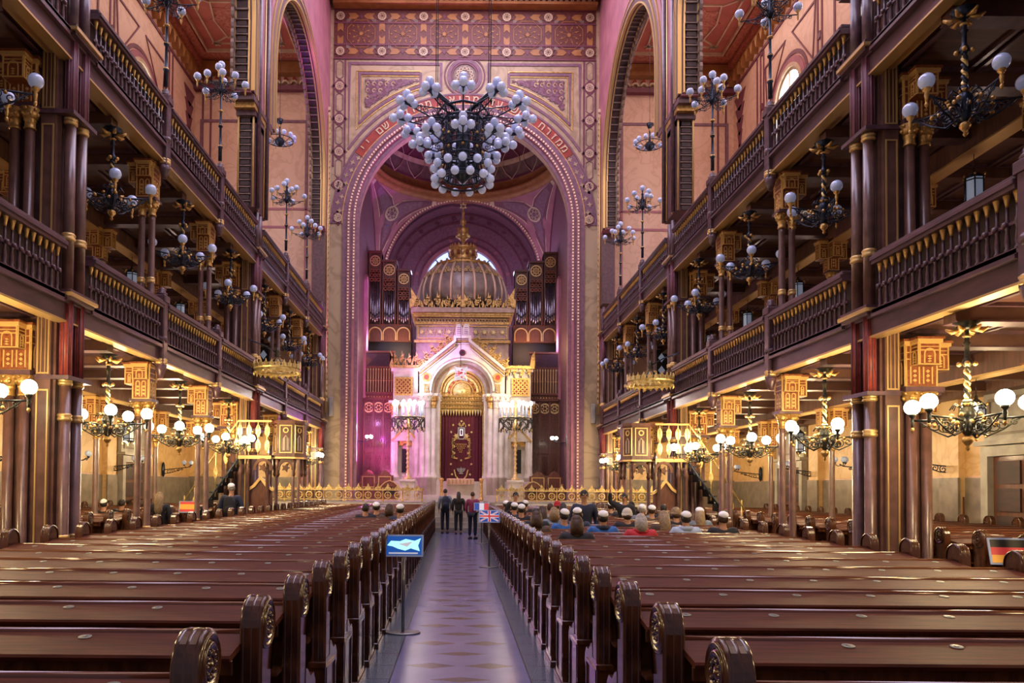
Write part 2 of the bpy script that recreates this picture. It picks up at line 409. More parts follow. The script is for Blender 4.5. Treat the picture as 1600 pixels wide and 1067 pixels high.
    for ya, yb in ((10.9, 12.0), (21.15, 22.3), (32.0, 33.0)): b.box(x0, x1, ya, yb, 9.7, 12.7, 'galwood')
    for ya, yb in ((10.9, 12.0), (21.15, 22.3)):
        for k in range(4): b.box(x0-.02*k, x1+.02*k, ya-.15*k, yb+.18*k, 12.1+.15*k, 12.25+.15*k, 'galwood' if k % 2 else 'gold')
    b.build('wall_nave_'+side, kind=ST)
    fn = fnS(X(XN), s); fo = fnS(X(XN2), s)
    b = MB()
    for c, r in ARC:
        for r0, r1, d, m_ in ((r, r+.05, .10, 'goldline'), (r+.05, r+.26, .07, 'galwood'), (r+.26, r+.31, .10, 'goldline'), (r+.34, r+.55, .05, 'mauve'), (r+.55, r+.59, .07, 'goldline'), (r+.62, r+.85, .03, 'pinkplaster')):
            b.arcband(c, ZS, r0, r1, 0, pi, fn, 0, d, m_, 48)
            for t in (-1, 1): b.prism([(c+t*r0, 12.75), (c+t*r1, 12.75), (c+t*r1, ZS), (c+t*r0, ZS)][::t], fn, 0, d, m_)
        # coffers of the soffit: dark sunk boxes between gilded ribs
        N = 46
        for i in range(N):
            a = pi*(i+.5)/N; da = pi/N*.32
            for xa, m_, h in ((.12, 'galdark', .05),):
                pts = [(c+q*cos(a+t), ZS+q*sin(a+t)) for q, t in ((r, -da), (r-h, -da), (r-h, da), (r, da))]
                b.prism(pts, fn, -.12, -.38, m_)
            pts = [(c+q*cos(a+t), ZS+q*sin(a+t)) for q, t in ((r, .42*pi/N), (r-.09, .42*pi/N), (r-.09, .58*pi/N), (r, .58*pi/N))]
            b.prism(pts, fn, -.08, -.42, 'greybrown')
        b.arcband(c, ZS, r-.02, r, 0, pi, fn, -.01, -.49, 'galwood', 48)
        for t in (-1, 1):
            ye = c+t*r; y2 = ye-t*.02; b.box(X(5.96), X(6.44), ye, y2, 12.75, ZS, 'galwood')
            for i in range(9):
                z = 12.85+i*.21; b.box(X(6.07), X(6.33), y2, y2-t*.05, z, z+.12, 'galdark'); b.box(X(6.03), X(6.37), y2, y2-t*.08, z+.145, z+.175, 'greybrown')
            for x in (6.0, 6.4): b.box(X(x-.02), X(x+.02), y2, y2-t*.06, 12.75, ZS, 'goldline')
        for rr, d0, d1 in ((r-.05, -.04, -.09), (r-.05, -.41, -.46)): b.arcband(c, ZS, rr, r, 0, pi, fn, d0, d1, 'goldline', 48)
        # scalloped fringe hanging from the outer edge of the arch
        M = 44
        for i in range(M):
            a = pi*(i+.5)/M
            b.arcband(c+(r-.03)*cos(a), ZS+(r-.03)*sin(a), .10, .20, a+pi/2, a+3*pi/2, fn, -.44, -.52, 'greybrown', 6)
        for t in (-1, 1):
            for i in range(7):
                b.arcband(c+t*(r-.02), 12.85+.28*i, .10, .20, *((pi/2, 3*pi/2) if t > 0 else (-pi/2, pi/2)), fn, -.44, -.52, 'greybrown', 6)
    trim(b)
    b = MB()          # the gilded pierced strip and gold rods down the two free piers, and clustered shafts
    for ya, yb in ((10.9, 12.0), (21.15, 22.3)):
        for i in range(13):
            z = 9.7+i*.2; b.box(X(6.1), X(6.36), ya-.05, ya, z, z+.12, 'galdark'); b.box(X(6.07), X(6.39), ya-.07, ya, z+.14, z+.17, 'greybrown')
        for x in (6.0, 6.42): b.rod((X(x), ya-.05, 9.7), (X(x), ya-.05, ZS), .03, 'goldline', 6)
        for y in (ya+.12, yb-.12): b.rod((X(5.9), y, 9.7), (X(5.9), y, ZS+2.5), .07, 'galwood', 8)
        for y in (ya+.3, yb-.3): b.rod((X(5.93), y, 9.7), (X(5.93), y, ZS+2.5), .025, 'goldline', 6)
        for i in range(24):
            z = 12.85+i*.2; b.box(X(5.98), X(6.3), ya-.32, ya-.28, z if z < ZS else ZS, min(z, ZS)+.1, 'greybrown')
    for k in range(52):
        z = 5.5+k*.25; b.box(X(5.86), X(5.96), 32.6, 32.72, z, z+.14, 'cream')
    b.rod((X(5.9), 32.5, 5), (X(5.9), 32.5, 18), .03, 'goldline', 6); b.rod((X(5.9), 32.83, 5), (X(5.9), 32.83, 18), .03, 'goldline', 6)
    trim(b)
    # ---- two gallery floors: slab, fascia, soffit with beams
    for lev, zb in ((0, 4.17), (1, 8.12)):
        z = zb+DZ[s]; b = MB()
        b.box(X(6.05), X(XW), .5, YE, z+.12, z+.36, 'soffit')
        b.box(X(5.98), X(6.12), .5, YE, z+.03, z+.30, 'galwood')
        b.box(X(5.96), X(6.14), .5, YE, z, z+.03, 'goldline'); b.box(X(6.12), X(6.3), .5, YE, z+.05, z+.13, 'goldline')
        b.box(X(5.93), X(6.15), .5, YE, z+.28, z+.33, 'galwood'); b.box(X(5.90), X(6.15), .5, YE, z+.33, z+.38, 'galwood')
        b.box(X(8.72), X(8.98), .5, YE, z-.28, z+.14, 'soffit'); b.box(X(8.70), X(9.0), .5, YE, z-.31, z-.28, 'goldline')
        b.box(X(11.3), X(11.9), .5, YE, z-.1, z+.14, 'soffit')
        ys = sorted(CY+[(a+c)/2 for a, c in zip(CY, CY[1:])]+[4.6, 6.3])
        for y in ys:
            b.box(X(6.2), X(11.9), y-.12, y+.12, z-.08, z+.12, 'soffit'); b.box(X(6.2), X(8.7), y-.14, y+.14, z-.1, z-.08, 'galwood')
        for y0_, y1_ in zip(ys, ys[1:]):
            for u0, u1 in ((6.45, 7.45), (7.6, 8.6), (9.15, 10.1), (10.25, 11.2)):
                fc = lambda u, v, d: (X(u), v, z+.12-d)
                b.stroke([(u0, y0_+.25), (u1, y0_+.25), (u1, y1_-.25), (u0, y1_-.25)], .06, fc, 0, .05, 'galwood', True)
        b.build('floor_gallery_'+side, kind=ST)

# ---- end wall with the great arch
b = MB(); xl, xr = XC-RA, XC+RA; n = 48
b.box(-12.4, xl, YE, YE+.6, 0, ZT, 'endwall'); b.box(xr, 12.6, YE, YE+.6, 0, ZT, 'endwall')
pts = [(XC-RA*cos(pi*i/n), ZC+RA*sin(pi*i/n)) for i in range(n+1)]
for (a, c), (d, e) in zip(pts, pts[1:]):
    vs = [(p, y, q) for y in (YE, YE+.6) for p, q in ((a, c), (d, e), (d, ZT), (a, ZT))]
    b.add(vs, [(0, 1, 2, 3), (7, 6, 5, 4), (0, 4, 5, 1), (3, 2, 6, 7)], 'endwall')
for s in (-1, 1):   # warm marble skins where the wall closes the galleries
    b.box(XC+s*6.5, XC+s*11.9, YE-.03, YE, 2.2, 20.4, 'marblewarm'); b.box(XC+s*6.0, XC+s*11.9, YE-.06, YE-.03, 0, 2.2, 'dado')
    b.box(XC+s*6.5, XC+s*11.9, YE-.05, YE-.03, 2.2, 4.2, 'marble')
b.build('wall_end', kind=ST)
b = MB(); b.box(-12.4, 12.6, -1, YE+.6, ZT, ZT+.3, 'ceilpink'); b.build('ceiling_nave', kind=ST)
# platform of the chancel with its steps
b = MB(); b.box(-9.2, 9.4, 31.35, 42, 0, PLAT, 'stonegrey')
for k in range(5): b.box(AX-1.5, AX+1.5, 30.35+k*.2, 31.4, 0, .2*(k+1), 'stonegrey')
b.box(-9.2, AX-1.5, 31.3, 31.35, .2, PLAT-.06, 'stone'); b.box(AX+1.5, 9.4, 31.3, 31.35, .2, PLAT-.06, 'stone')
for i in range(36):
    x = -9+i*.52
    if abs(x-AX) > 1.6: b.box(x, x+.05, 31.27, 31.3, .3, PLAT-.1, 'stonegrey')
b.build('platform', kind=ST)

# ---- painted decoration of the end wall
fn = fnF(YE); b = MB(); w = lambda px: PX(px, 300, YE)
def pz(y): return PZ(y, YE)
zt0, zt1 = pz(93), pz(16)
bx0, bx1 = XC-5.8, XC+5.8
b.prism([(bx0, zt0), (bx1, zt0), (bx1, zt1), (bx0, zt1)], fn, 0, .02, 'frieze')
NP = 6; pw = (bx1-bx0-.55)/NP
zA, zB = zt0+.32, zt1-.32; zm = (zA+zB)/2
for i in range(NP+1):
    x = bx0+.28+i*pw
    for zz in (zA, zB):
        b.star(x, zz, .30, .21, 8, fn, .02, .05, 'frieze', pi/8); b.arcband(x, zz, .14, .19, 0, 2*pi, fn, .05, .06, 'cream', 14)
        for k in range(8): b.prism([(x+.03*cos(k*pi/4+.3), zz+.03*sin(k*pi/4+.3)), (x+.13*cos(k*pi/4-.2), zz+.13*sin(k*pi/4-.2)), (x+.13*cos(k*pi/4+.25), zz+.13*sin(k*pi/4+.25))], fn, .05, .06, 'cream')
    for t in (1, -1):
        b.prism([(x-.13, zm+t*.08), (x, zm+t*.2), (x+.13, zm+t*.08), (x+.13, zm+t*.42), (x, zm+t*.54), (x-.13, zm+t*.42)], fn, .02, .04, 'ochre')
    if i < NP:
        cx = x+pw/2
        for zz in (zA, zB):
            for t in (-1, 1): b.prism([(cx+t*.10, zz), (cx+t*.25, zz+.13), (cx+t*.58, zz+.13), (cx+t*.50, zz), (cx+t*.58, zz-.13), (cx+t*.25, zz-.13)][::t], fn, .02, .04, 'ochre')
            b.prism([(cx-.08, zz), (cx, zz-.12), (cx+.08, zz), (cx, zz+.12)], fn, .02, .04, 'maroon')
        b.stroke([(cx+.66*cos(pi/8+k*pi/4), zm+.66*sin(pi/8+k*pi/4)) for k in range(8)], .025, fn, .02, .04, 'ochre', True)
        b.star(cx, zm, .14, .06, 8, fn, .02, .05, 'ochre')
        for k in range(16):
            a = k*pi/8; rr = .34 if k % 2 else .50; b.star(cx+rr*cos(a), zm+rr*sin(a), .06, .025, 4, fn, .02, .04, 'ochre', a)
            if k % 2: b.stroke([(cx+.16*cos(a), zm+.16*sin(a)), (cx+.3*cos(a+.12), zm+.3*sin(a+.12)), (cx+.46*cos(a), zm+.46*sin(a))], .02, fn, .02, .035, 'ochre')
        for t in (-1, 1):
            for q in (-1, 1): b.prism([(cx+t*.66, zm+q*.66), (cx+t*.66, zm+q*.40), (cx+t*.40, zm+q*.66)][::t*q], fn, .02, .04, 'greybrown')
        for t in (-1, 1): b.stroke([(cx+t*.72, zm-.72), (cx+t*.72, zm+.72)], .03, fn, .02, .035, 'maroon')
for zz in (zt0, zt0+.62, zt1-.62, zt1): b.stroke([(bx0, zz), (bx1, zz)], .07, fn, .02, .05, 'maroon')
trim(b)
b = MB()                # vertical strips of stars, nested spandrel panels, roundel, arch rings
for s in (-1, 1):
    x0, x1 = sorted((XC+s*5.78, XC+s*5.28)); xm = (x0+x1)/2
    for x in (x0, x1): b.stroke([(x, pz(262)), (x, zt0)], .07, fn, 0, .03, 'maroon')
    for k in range(5):
        zz = pz(136)-k*1.47; b.star(xm, zz, .36, .25, 4, fn, 0, .03, 'maroon', 0); b.star(xm, zz, .29, .21, 8, fn, 0, .035, 'maroon', pi/8)
        b.arcband(xm, zz, .14, .19, 0, 2*pi, fn, .03, .045, 'cream', 14)
        for q in range(8): b.prism([(xm+.02*cos(q*pi/4), zz+.02*sin(q*pi/4)), (xm+.13*cos(q*pi/4-.25), zz+.13*sin(q*pi/4-.25)), (xm+.13*cos(q*pi/4+.25), zz+.13*sin(q*pi/4+.25))], fn, .03, .04, 'cream')
        b.stroke([(xm-.15, zz+.42), (xm-.15, zz+1.05), (xm, zz+1.17), (xm+.15, zz+1.05), (xm+.15, zz+.42), (xm, zz+.3)], .035, fn, 0, .025, 'mauve', True)
    def span(inset, rad, zbot, wdt, m_, d):
        xa = XC+s*(5.1-inset); zt = zt0-.22-inset; xe = XC+s*(1.05 if inset == 0 else 1.95)
        p = [(xa, zbot), (xa, zt), (xe, zt)]
        # down to the circle and along it back
        a_e = math.acos(max(-1, min(1, (xe-XC)/rad))); a_s = math.acos(max(-1, min(1, (xa-XC)/rad))) if abs(xa-XC) < rad else (0 if s > 0 else pi)
        q = [(XC+rad*cos(a_e+(a_s-a_e)*i/24), ZC+rad*sin(a_e+(a_s-a_e)*i/24)) for i in range(25)]
        q = [k for k in q if k[1] <= zt]
        b.stroke(p+q, wdt, fn, 0, d, m_, True); return p, q
    span(0, 6.1, pz(236), .12, 'mauve', .03); span(.33, 6.36, pz(202), .04, 'gold', .03); span(.45, 6.46, pz(196), .11, 'mauve', .035); span(.56, 6.58, pz(188), .03, 'gold', .03)
    # leafy filling of the spandrel
    zl = zt0-.97
    for i in range(900):
        x = 2.0+2.35*random.random(); z = zl-1.6*random.random()
        if math.hypot(x, z-ZC) > 6.72+.1*random.random(): b.star(XC+s*x, z, .10, .04, 5, fn, 0, .02+.01*random.random(), 'mauve' if i % 4 else 'maroon', random.random()*3)
    for k in range(7):
        for q in range(3):
            x = 2.6+.28*k; z = zl-.16-.3*q
            if math.hypot(x-.15, z-.15-ZC) > 6.78: b.arcband(XC+s*x, z, .07, .09, 0, 5, fn, .02, .04, 'goldpale', 8)
for r0, r1, d, m_ in ((.52, .60, .05, 'maroon'), (.62, .78, .04, 'mauve'), (.85, .92, .03, 'maroon')): b.arcband(XC, pz(119), r0, r1, 0, 2*pi, fn, 0, d, m_, 36)
b.arcband(XC, pz(119), .12, .5, 0, 2*pi, fn, 0, .03, 'greybrown', 24)
for k in range(12):
    a = k*pi/6; b.arcband(XC+.33*cos(a), pz(119)+.33*sin(a), .05, .085, 0, 2*pi, fn, .03, .05, 'cream', 8)
b.star(XC, pz(119), .2, .1, 6, fn, .03, .05, 'cream')
for r0, r1, a0, a1, d, m_ in ((5.78, 5.86, 0, pi, .04, 'mauve'), (5.32, 5.37, 0, pi, .05, 'gold'), (5.37, 5.76, R(33.5), R(146.5), .04, 'redband'),
                              (5.37, 5.76, 0, R(33), .03, 'mauve'), (5.37, 5.76, R(147), pi, .03, 'mauve')):
    b.arcband(XC, ZC, r0, r1, a0, a1, fn, 0, d, m_, 60)
for t in (-1, 1):
    for k in range(5):
        for j in range(2):
            a = pi/2+t*R(58+k*6.5+j*3); b.star(XC+(5.5+.12*j)*cos(a), ZC+(5.5+.12*j)*sin(a), .13, .05, 4, fn, .03, .045, 'endwall', a)
for r0, r1, d, m_ in ((5.1, 5.32, .10, 'mauve'), (4.98, 5.10, .16, 'pinkplaster'), (4.86, 4.98, .10, 'mauve'), (4.75, 4.86, .16, 'pinkplaster'), (4.6, 4.75, .08, 'mauve')):
    b.arcband(XC, ZC, r0, r1, 0, pi, fn, 0, d, m_, 64)
    for t in (-1, 1): b.prism([(XC+t*r0, PLAT), (XC+t*r1, PLAT), (XC+t*r1, ZC), (XC+t*r0, ZC)][::t], fn, 0, d, m_)
trim(b)
b = MB()               # the two rows of small lights around the arch
for rr, st in ((5.04, .14), (4.80, .14)):
    N = int(pi*rr/st)
    for i in range(N+1):
        a = pi*i/N; b.box(XC+rr*cos(a)-.032, XC+rr*cos(a)+.032, YE-.22, YE-.16, ZC+rr*sin(a)-.032, ZC+rr*sin(a)+.032, 'bead')
    for t in (-1, 1):
        for k in range(int((ZC-PLAT)/st) if rr > 5 else 30):
            z = ZC-st*(k+1); b.box(XC+t*rr-.03, XC+t*rr+.03, YE-.22, YE-.16, z-.032, z+.032, 'bead')
trim(b)
b = MB()               # entablature along the top of the end wall
b.box(bx0, bx1, YE-.5, YE, pz(12), pz(16), 'ochre'); b.box(bx0, bx1, YE-.35, YE, pz(3), pz(12), 'frieze'); b.box(bx0, bx1, YE-.8, YE, pz(0), pz(-14), 'galwood')
for i in range(46):
    x = bx0+.12+i*.25; b.arcband(x, pz(5), .07, .11, 0, pi, fnF(YE-.35), 0, .1, 'cream', 8); b.box(x-.11, x-.07, YE-.45, YE-.35, pz(13), pz(5), 'cream'); b.box(x+.07, x+.11, YE-.45, YE-.35, pz(13), pz(5), 'cream')
trim(b)
# gallery end wall: pink painted bands, flowers, lozenge window
b = MB()
for s in (-1, 1):
    X = lambda v: XC+s*v; fn = fnF(YE-.03)
    for x in (6.62, 6.95): b.stroke([(X(x), 9.5), (X(x), 18.2)], .10, fn, 0, .03, 'pinkplaster')
    for z in (14.0, 13.2): b.stroke([(X(6.6), z), (X(11.8), z)], .10, fn, 0, .03, 'pinkplaster')
    b.stroke([(X(6.95), 14.0), (X(6.95), 17.9), (X(11.6), 17.9), (X(11.6), 14.0)], .12, fn, 0, .035, 'mauve')
    for x in (6.78, 9.3, 11.7): b.star(X(x), 13.6, .24, .1, 8, fn, 0, .04, 'maroon')
    for x in (11.2, 11.55): b.stroke([(X(x), 9.5), (X(x), 20)], .08, fn, 0, .03, 'maroon')
    b.box(X(6.5), X(11.9), YE-.4, YE-.03, 19.9, 20.4, 'ochre'); b.box(X(6.5), X(11.9), YE-.3, YE-.03, 19.2, 19.4, 'maroon')
    for i in range(14):
        x = 6.75+i*.38; b.arcband(X(x), 19.5, .1, .17, 0, pi, fn, 0, .2, 'cream', 8); b.arcband(X(x), 19.75, .0+.01, .09, 0, 2*pi, fn, 0, .12, 'redband', 8)
trim(b)
for s in (-1, 1):
    X = lambda v: XC+s*v; fn = fnF(YE-.03)
    b = MB(); xm = 8.9
    b.prism([(X(xm)-.42, 5.6), (X(xm)+.42, 5.6), (X(xm)+.42, 7.9), (X(xm)-.42, 7.9)], fn, 0, .05, 'dark')
    for k in range(4):
        for t in (-1, 1):
            z = 5.9+k*.55; b.prism([(X(xm)+t*.19-.15, z), (X(xm)+t*.19, z-.2), (X(xm)+t*.19+.15, z), (X(xm)+t*.19, z+.2)], fn, .05, .06, 'lanternglass')
    o = b.build('window_%d' % wn, kind=ST); wn += 1
    f = MB(); f.stroke([(X(xm)-.48, 5.5), (X(xm)-.48, 8.0), (X(xm)+.48, 8.0), (X(xm)+.48, 5.5)], .1, fn, 0, .12, 'galwood', True); f.build('window_frame', o)
    # stone doorways on the outer walls
    for yd in (15.9, 27.0):
        b = MB(); fs = fnS(X(XW-.07), s)
        b.prism([(yd-.9, 0), (yd+.9, 0), (yd+.9, 2.6), (yd-.9, 2.6)], fs, 0, .06, 'organwood')
        for i in range(2):
            for j in range(4): b.prism([(yd-.75+i*.8, .2+j*.6), (yd-.05+i*.8, .2+j*.6), (yd-.05+i*.8, .7+j*.6), (yd-.75+i*.8, .7+j*.6)], fs, .06, .10, 'galdark')
        o = b.build('door_%d' % dn, kind=ST); dn += 1
        f = MB(); f.stroke([(yd-1.0, 0), (yd-1.0, 2.72), (yd+1.0, 2.72), (yd+1.0, 0)], .22, fs, 0, .2, 'stonegrey')
        f.prism([(yd-1.2, 2.85), (yd+1.2, 2.85), (yd+1.2, 2.95), (yd-1.2, 2.95)], fs, 0, .3, 'stonegrey'); f.prism([(yd-1.1, 2.95), (yd+1.1, 2.95), (yd+1.1, 4.0), (yd-1.1, 4.0)], fs, 0, .12, 'stonegrey')
        f.stroke([(yd-.9, 3.1), (yd+.9, 3.1), (yd+.9, 3.85), (yd-.9, 3.85)], .06, fs, .12, .16, 'dado', True); f.build('door_frame', o)
        h = MB(); h.sphere((X(XW-.2), yd+.1, 1.2), .05, 'gold', 8, 6); h.build('door_handle', o)

# ---- Hebrew verse on the red band, letter by letter along the arch
text = '\u05de\u05de\u05d6\u05e8\u05d7 \u05e9\u05de\u05e9 \u05e2\u05d3 \u05de\u05d1\u05d5\u05d0\u05d5 \u05de\u05d4\u05d5\u05dc\u05dc \u05e9\u05dd \u05d9\u05d9'
ln = bpy.data.objects.new('arch_inscription', None); COL.objects.link(ln); ln['kind'] = ST
ln.name = 'trim_%d' % tn; tn += 1
fm = []
for i, ch in enumerate(text):
    if ch == ' ': continue
    a = R(37.5)+R(105.5)*i/(len(text)-1)
    cu = bpy.data.curves.new('letter', 'FONT'); cu.body = ch; cu.size = .46; cu.extrude = .015; cu.align_x = 'CENTER'; cu.align_y = 'BOTTOM_BASELINE'
    cu.materials.append(MATS['cream']); cu.offset = .006
    o = bpy.data.objects.new('letter', cu); COL.objects.link(o); o.parent = ln
    r = 5.43
    o.matrix_local = Matrix.Translation((XC+r*cos(a), YE-.055, ZC+r*sin(a))) @ Matrix.Rotation(-(a-pi/2), 4, 'Y') @ Matrix.Rotation(pi/2, 4, 'X')

# ---- chancel: side walls, pendentives, dome, back arch
A = 5.0; YA = YE+.6; YB = YA+2*A
YM = YA+A
for s in (-1, 1):
    b = MB(); x0, x1 = sorted((XC+s*A, XC+s*(A+.5)))
    wall_with_arches(b, x0, x1, YA, YB+2, 0, ZC, [(38.6, .38, 6.3, 12.2)], 'mauve', 10)
    fs = fnS(XC+s*A, s)
    b.arcband(38.6, 12.2, .38, .5, 0, pi, fs, 0, .12, 'pinkplaster', 12)
    for t in (-1, 1): b.prism([(38.6+t*.38, 6.3), (38.6+t*.5, 6.3), (38.6+t*.5, 12.2), (38.6+t*.38, 12.2)][::t], fs, 0, .12, 'pinkplaster')
    # lunette over the side wall
    b.prism([(YM+A*cos(pi*i/24), ZC+A*sin(pi*i/24)) for i in range(25)], fs, -.5, 0, 'mauve')
    b.arcband(YM, ZC, A-.5, A-.38, 0, pi, fs, 0, .05, 'maroon', 30)
    b.build('wall_chancel_'+SIDE[s], kind=ST)
    g = MB(); g.prism([(38.6-.38, 6.3), (38.6+.38, 6.3)]+[(38.6+.38*cos(pi*i/8), 12.2+.38*sin(pi*i/8)) for i in range(9)], fnS(XC+s*(A+.3), s), 0, .03, 'windowblue')
    o = g.build('window_%d' % wn, kind=ST); wn += 1
    f = MB(); f.box(XC+s*(A+.24), XC+s*(A+.27), 38.58, 38.62, 6.3, 12.5, 'cream'); f.build('window_frame', o)
RP = A*sqrt(2)
def pend(b, q, t0, t1, g0, g1, off, m, nt=10, ng=12):
    vs = []
    for i in range(ng+1):
        g = g0+(g1-g0)*i/ng; th = g*pi/2; mx = max(cos(th), sin(th)); zmin = sqrt(max(0, RP*RP-(A/mx)**2))
        for j in range(nt+1):
            t = t0+(t1-t0)*j/nt; z = zmin+(A-zmin)*t; rho = sqrt(RP*RP-z*z)-off
            x, y = rho*cos(th), rho*sin(th); x, y = [(x, y), (-y, x), (-x, -y), (y, -x)][q]
            vs.append((XC+x, YM+y, ZC+z))
    k = nt+1
    b.add(vs, [(i*k+j, i*k+j+1, (i+1)*k+j+1, (i+1)*k+j) for i in range(ng) for j in range(nt)], m, True)
b = MB()
for q in range(4):
    pend(b, q, 0, 1, 0, 1, 0, 'pinkplaster'); pend(b, q, .30, .88, .2, .8, .03, 'cream'); pend(b, q, .34, .86, .23, .77, .045, 'maroon'); pend(b, q, .46, .80, .30, .70, .06, 'mauve')
    th = pi/4; z = A*.80; rho = sqrt(RP*RP-z*z)-.08; x, y = rho*cos(th), rho*sin(th); x, y = [(x, y), (-y, x), (-x, -y), (y, -x)][q]
    c = Vector((XC+x, YM+y, ZC+z)); nrm = (Vector((XC, YM, ZC))-c).normalized(); u = Vector((0, 0, 1)).cross(nrm).normalized(); v = nrm.cross(u)
    ff = lambda a_, c_, d: c+u*a_+v*c_+nrm*d
    b.arcband(0, 0, .36, .44, 0, 2*pi, ff, 0, .03, 'cream', 24)
    for k in range(6): b.arcband(.24*cos(k*pi/3), .24*sin(k*pi/3), .09, .12, 0, 2*pi, ff, 0, .03, 'cream', 10)
    for k in range(3): b.arcband(.13*cos(k*2.1-pi/2), -.85+.13*sin(k*2.1-pi/2), .03, .13, 0, 2*pi, ff, 0, .03, 'flagblue', 10)
    for t in (-1, 1): b.arcband(t*.9, .42, .06, .13, 0, 5, ff, 0, .03, 'cream', 12)
b.build('trim_%d' % tn, kind=ST); tn += 1
b = MB()
zr = ZC+A
for r0, z0 in ((A, -.02),): b.lathe([(A, zr-.05), (A-.05, zr+.05), (A-.25, zr+.1), (A-.18, zr+.22), (A-.4, zr+.3), (A-.35, zr+.5), (A-.2, zr+.55), (A-.22, zr+.95)], 'ochre', (XC, YM, 0), 72, cap=False)
b.lathe([(A+.6, zr+.0), (A+.6, zr-.02), (A-.02, zr-.02)], 'maroon', (XC, YM, 0), 48, cap=False)
for i in range(90):
    a = 2*pi*i/90; x, y = XC+(A-.3)*cos(a), YM+(A-.3)*sin(a); b.box(x-.05, x+.05, y-.05, y+.05, zr+.28, zr+.42, 'cream')
prof = [((A-.22)*cos(pi/2*i/12), zr+.95+(A-.6)*sin(pi/2*i/12)) for i in range(12)]+[(.01, zr+.95+A-.6)]
b.lathe(prof, 'maroon', (XC, YM, 0), 48, cap=False)
for band, m_ in (((.02, .12), 'greybrown'), ((.12, .16), 'cream'), ((.42, .45), 'cream')):
    pr = [((A-.26)*cos(pi/2*t), zr+.95+(A-.64)*sin(pi/2*t)) for t in band]; b.lathe(pr, m_, (XC, YM, 0), 48, cap=False)
for k in range(20):
    a = 2*pi*k/20
    for t0, sgn in ((0, 1), (0, -1)):
        pts = [Vector((XC+(A-.3)*cos(pi/2*t)*cos(a+sgn*.13*sin(t*12)), YM+(A-.3)*cos(pi/2*t)*sin(a+sgn*.13*sin(t*12)), zr+.93+(A-.66)*sin(pi/2*t))) for t in [i/14*.8 for i in range(15)]]
        b.tube(pts, .025, 'cream', 4)
b.build('ceiling_dome', kind=ST)
# back wall of the chancel: arch, lunette and half-round window
fn = fnF(YB); b = MB(); RB = 4.45; ZB = 13.95; n = 40
for s in (-1, 1): b.box(XC+s*RB, XC+s*(A+.6), YB, YB+.5, 0, zr+1.2, 'mauve')
pts = [(XC-RB*cos(pi*i/n), ZB+RB*sin(pi*i/n)) for i in range(n+1)]
for (a, c), (d, e) in zip(pts, pts[1:]):
    vs = [(p, y, q) for y in (YB, YB+.5) for p, q in ((a, c), (d, e), (d, zr+1.2), (a, zr+1.2))]
    b.add(vs, [(0, 1, 2, 3), (7, 6, 5, 4), (0, 4, 5, 1), (3, 2, 6, 7)], 'maroon')
b.arcband(XC, ZB, RB, RB+.22, 0, pi, fn, 0, .08, 'pinkplaster', 48)
for i in range(84): a = pi*(i+.5)/84; b.box(XC+(RB+.1)*cos(a)-.045, XC+(RB+.1)*cos(a)+.045, YB-.14, YB-.08, ZB+(RB+.1)*sin(a)-.045, ZB+(RB+.1)*sin(a)+.045, 'bead')
YL = YB+1.7
vs = []
for y in (YB, YL):
    for i in range(n+1): vs.append((XC-RB*cos(pi*i/n), y, ZB+RB*sin(pi*i/n)))
b.add(vs, [(i, i+1, n+2+i, n+1+i) for i in range(n)], 'mauve', True)
fl = fnF(YL); rw = 2.3
b.box(XC-A-.6, XC-rw, YL, YL+.4, 0, ZB+RB+.6, 'mauve'); b.box(XC+rw, XC+A+.6, YL, YL+.4, 0, ZB+RB+.6, 'mauve'); b.box(XC-rw, XC+rw, YL, YL+.4, 0, ZB, 'mauve')
pts = [(XC-rw*cos(pi*i/24), ZB+rw*sin(pi*i/24)) for i in range(25)]
for (a, c), (d, e) in zip(pts, pts[1:]):
    vs = [(p, y, q) for y in (YL, YL+.4) for p, q in ((a, c), (d, e), (d, ZB+RB+.6), (a, ZB+RB+.6))]
    b.add(vs, [(0, 1, 2, 3), (7, 6, 5, 4), (0, 4, 5, 1), (3, 2, 6, 7)], 'mauve')
for r0, r1, d, m_ in ((rw, rw+.22, .1, 'pinkplaster'), (rw+.3, rw+.4, .05, 'maroon'), (rw+.66, rw+.76, .05, 'maroon'), (RB-.66, RB-.56, .05, 'maroon'), (RB-.14, RB-.05, .05, 'maroon')): b.arcband(XC, ZB, r0, r1, 0, pi, fl, 0, d, m_, 36)
for k in range(6):
    a = pi*(k+.5)/6; b.star(XC+(rw+.53)*cos(a), ZB+(rw+.53)*sin(a), .15, .07, 8, fl, 0, .06, 'pinkplaster')
for k in range(12): a = pi*(k+.5)/12; b.star(XC+(RB-.33)*cos(a), ZB+(RB-.33)*sin(a), .17, .07, 8, fl, 0, .06, 'maroon')
b.build('wall_chancel_back', kind=ST)
g = MB(); g.prism([(XC+rw*cos(pi*i/24), ZB+rw*sin(pi*i/24)) for i in range(25)], fnF(YL+.3), 0, .03, 'windowblue')
o = g.build('window_%d' % wn, kind=ST); wn += 1
f = MB()
for k in range(1, 8): a = pi*k/8; f.stroke([(XC, ZB), (XC+rw*cos(a), ZB+rw*sin(a))], .06, fnF(YL+.26), 0, .05, 'galwood')
f.arcband(XC, ZB, rw-.55, rw-.5, 0, pi, fnF(YL+.26), 0, .05, 'galwood', 20); f.build('window_frame', o)
# ================================================================== galleries: balustrades, supports, lamps
ROLL = .008
TH = {-1: 'left', 1: 'right'}; LEVN = {0: 'lower', 1: 'upper'}
def bayname(i):            # bay i lies between supports i and i+1
    return nth(i)+' bay from the near end'

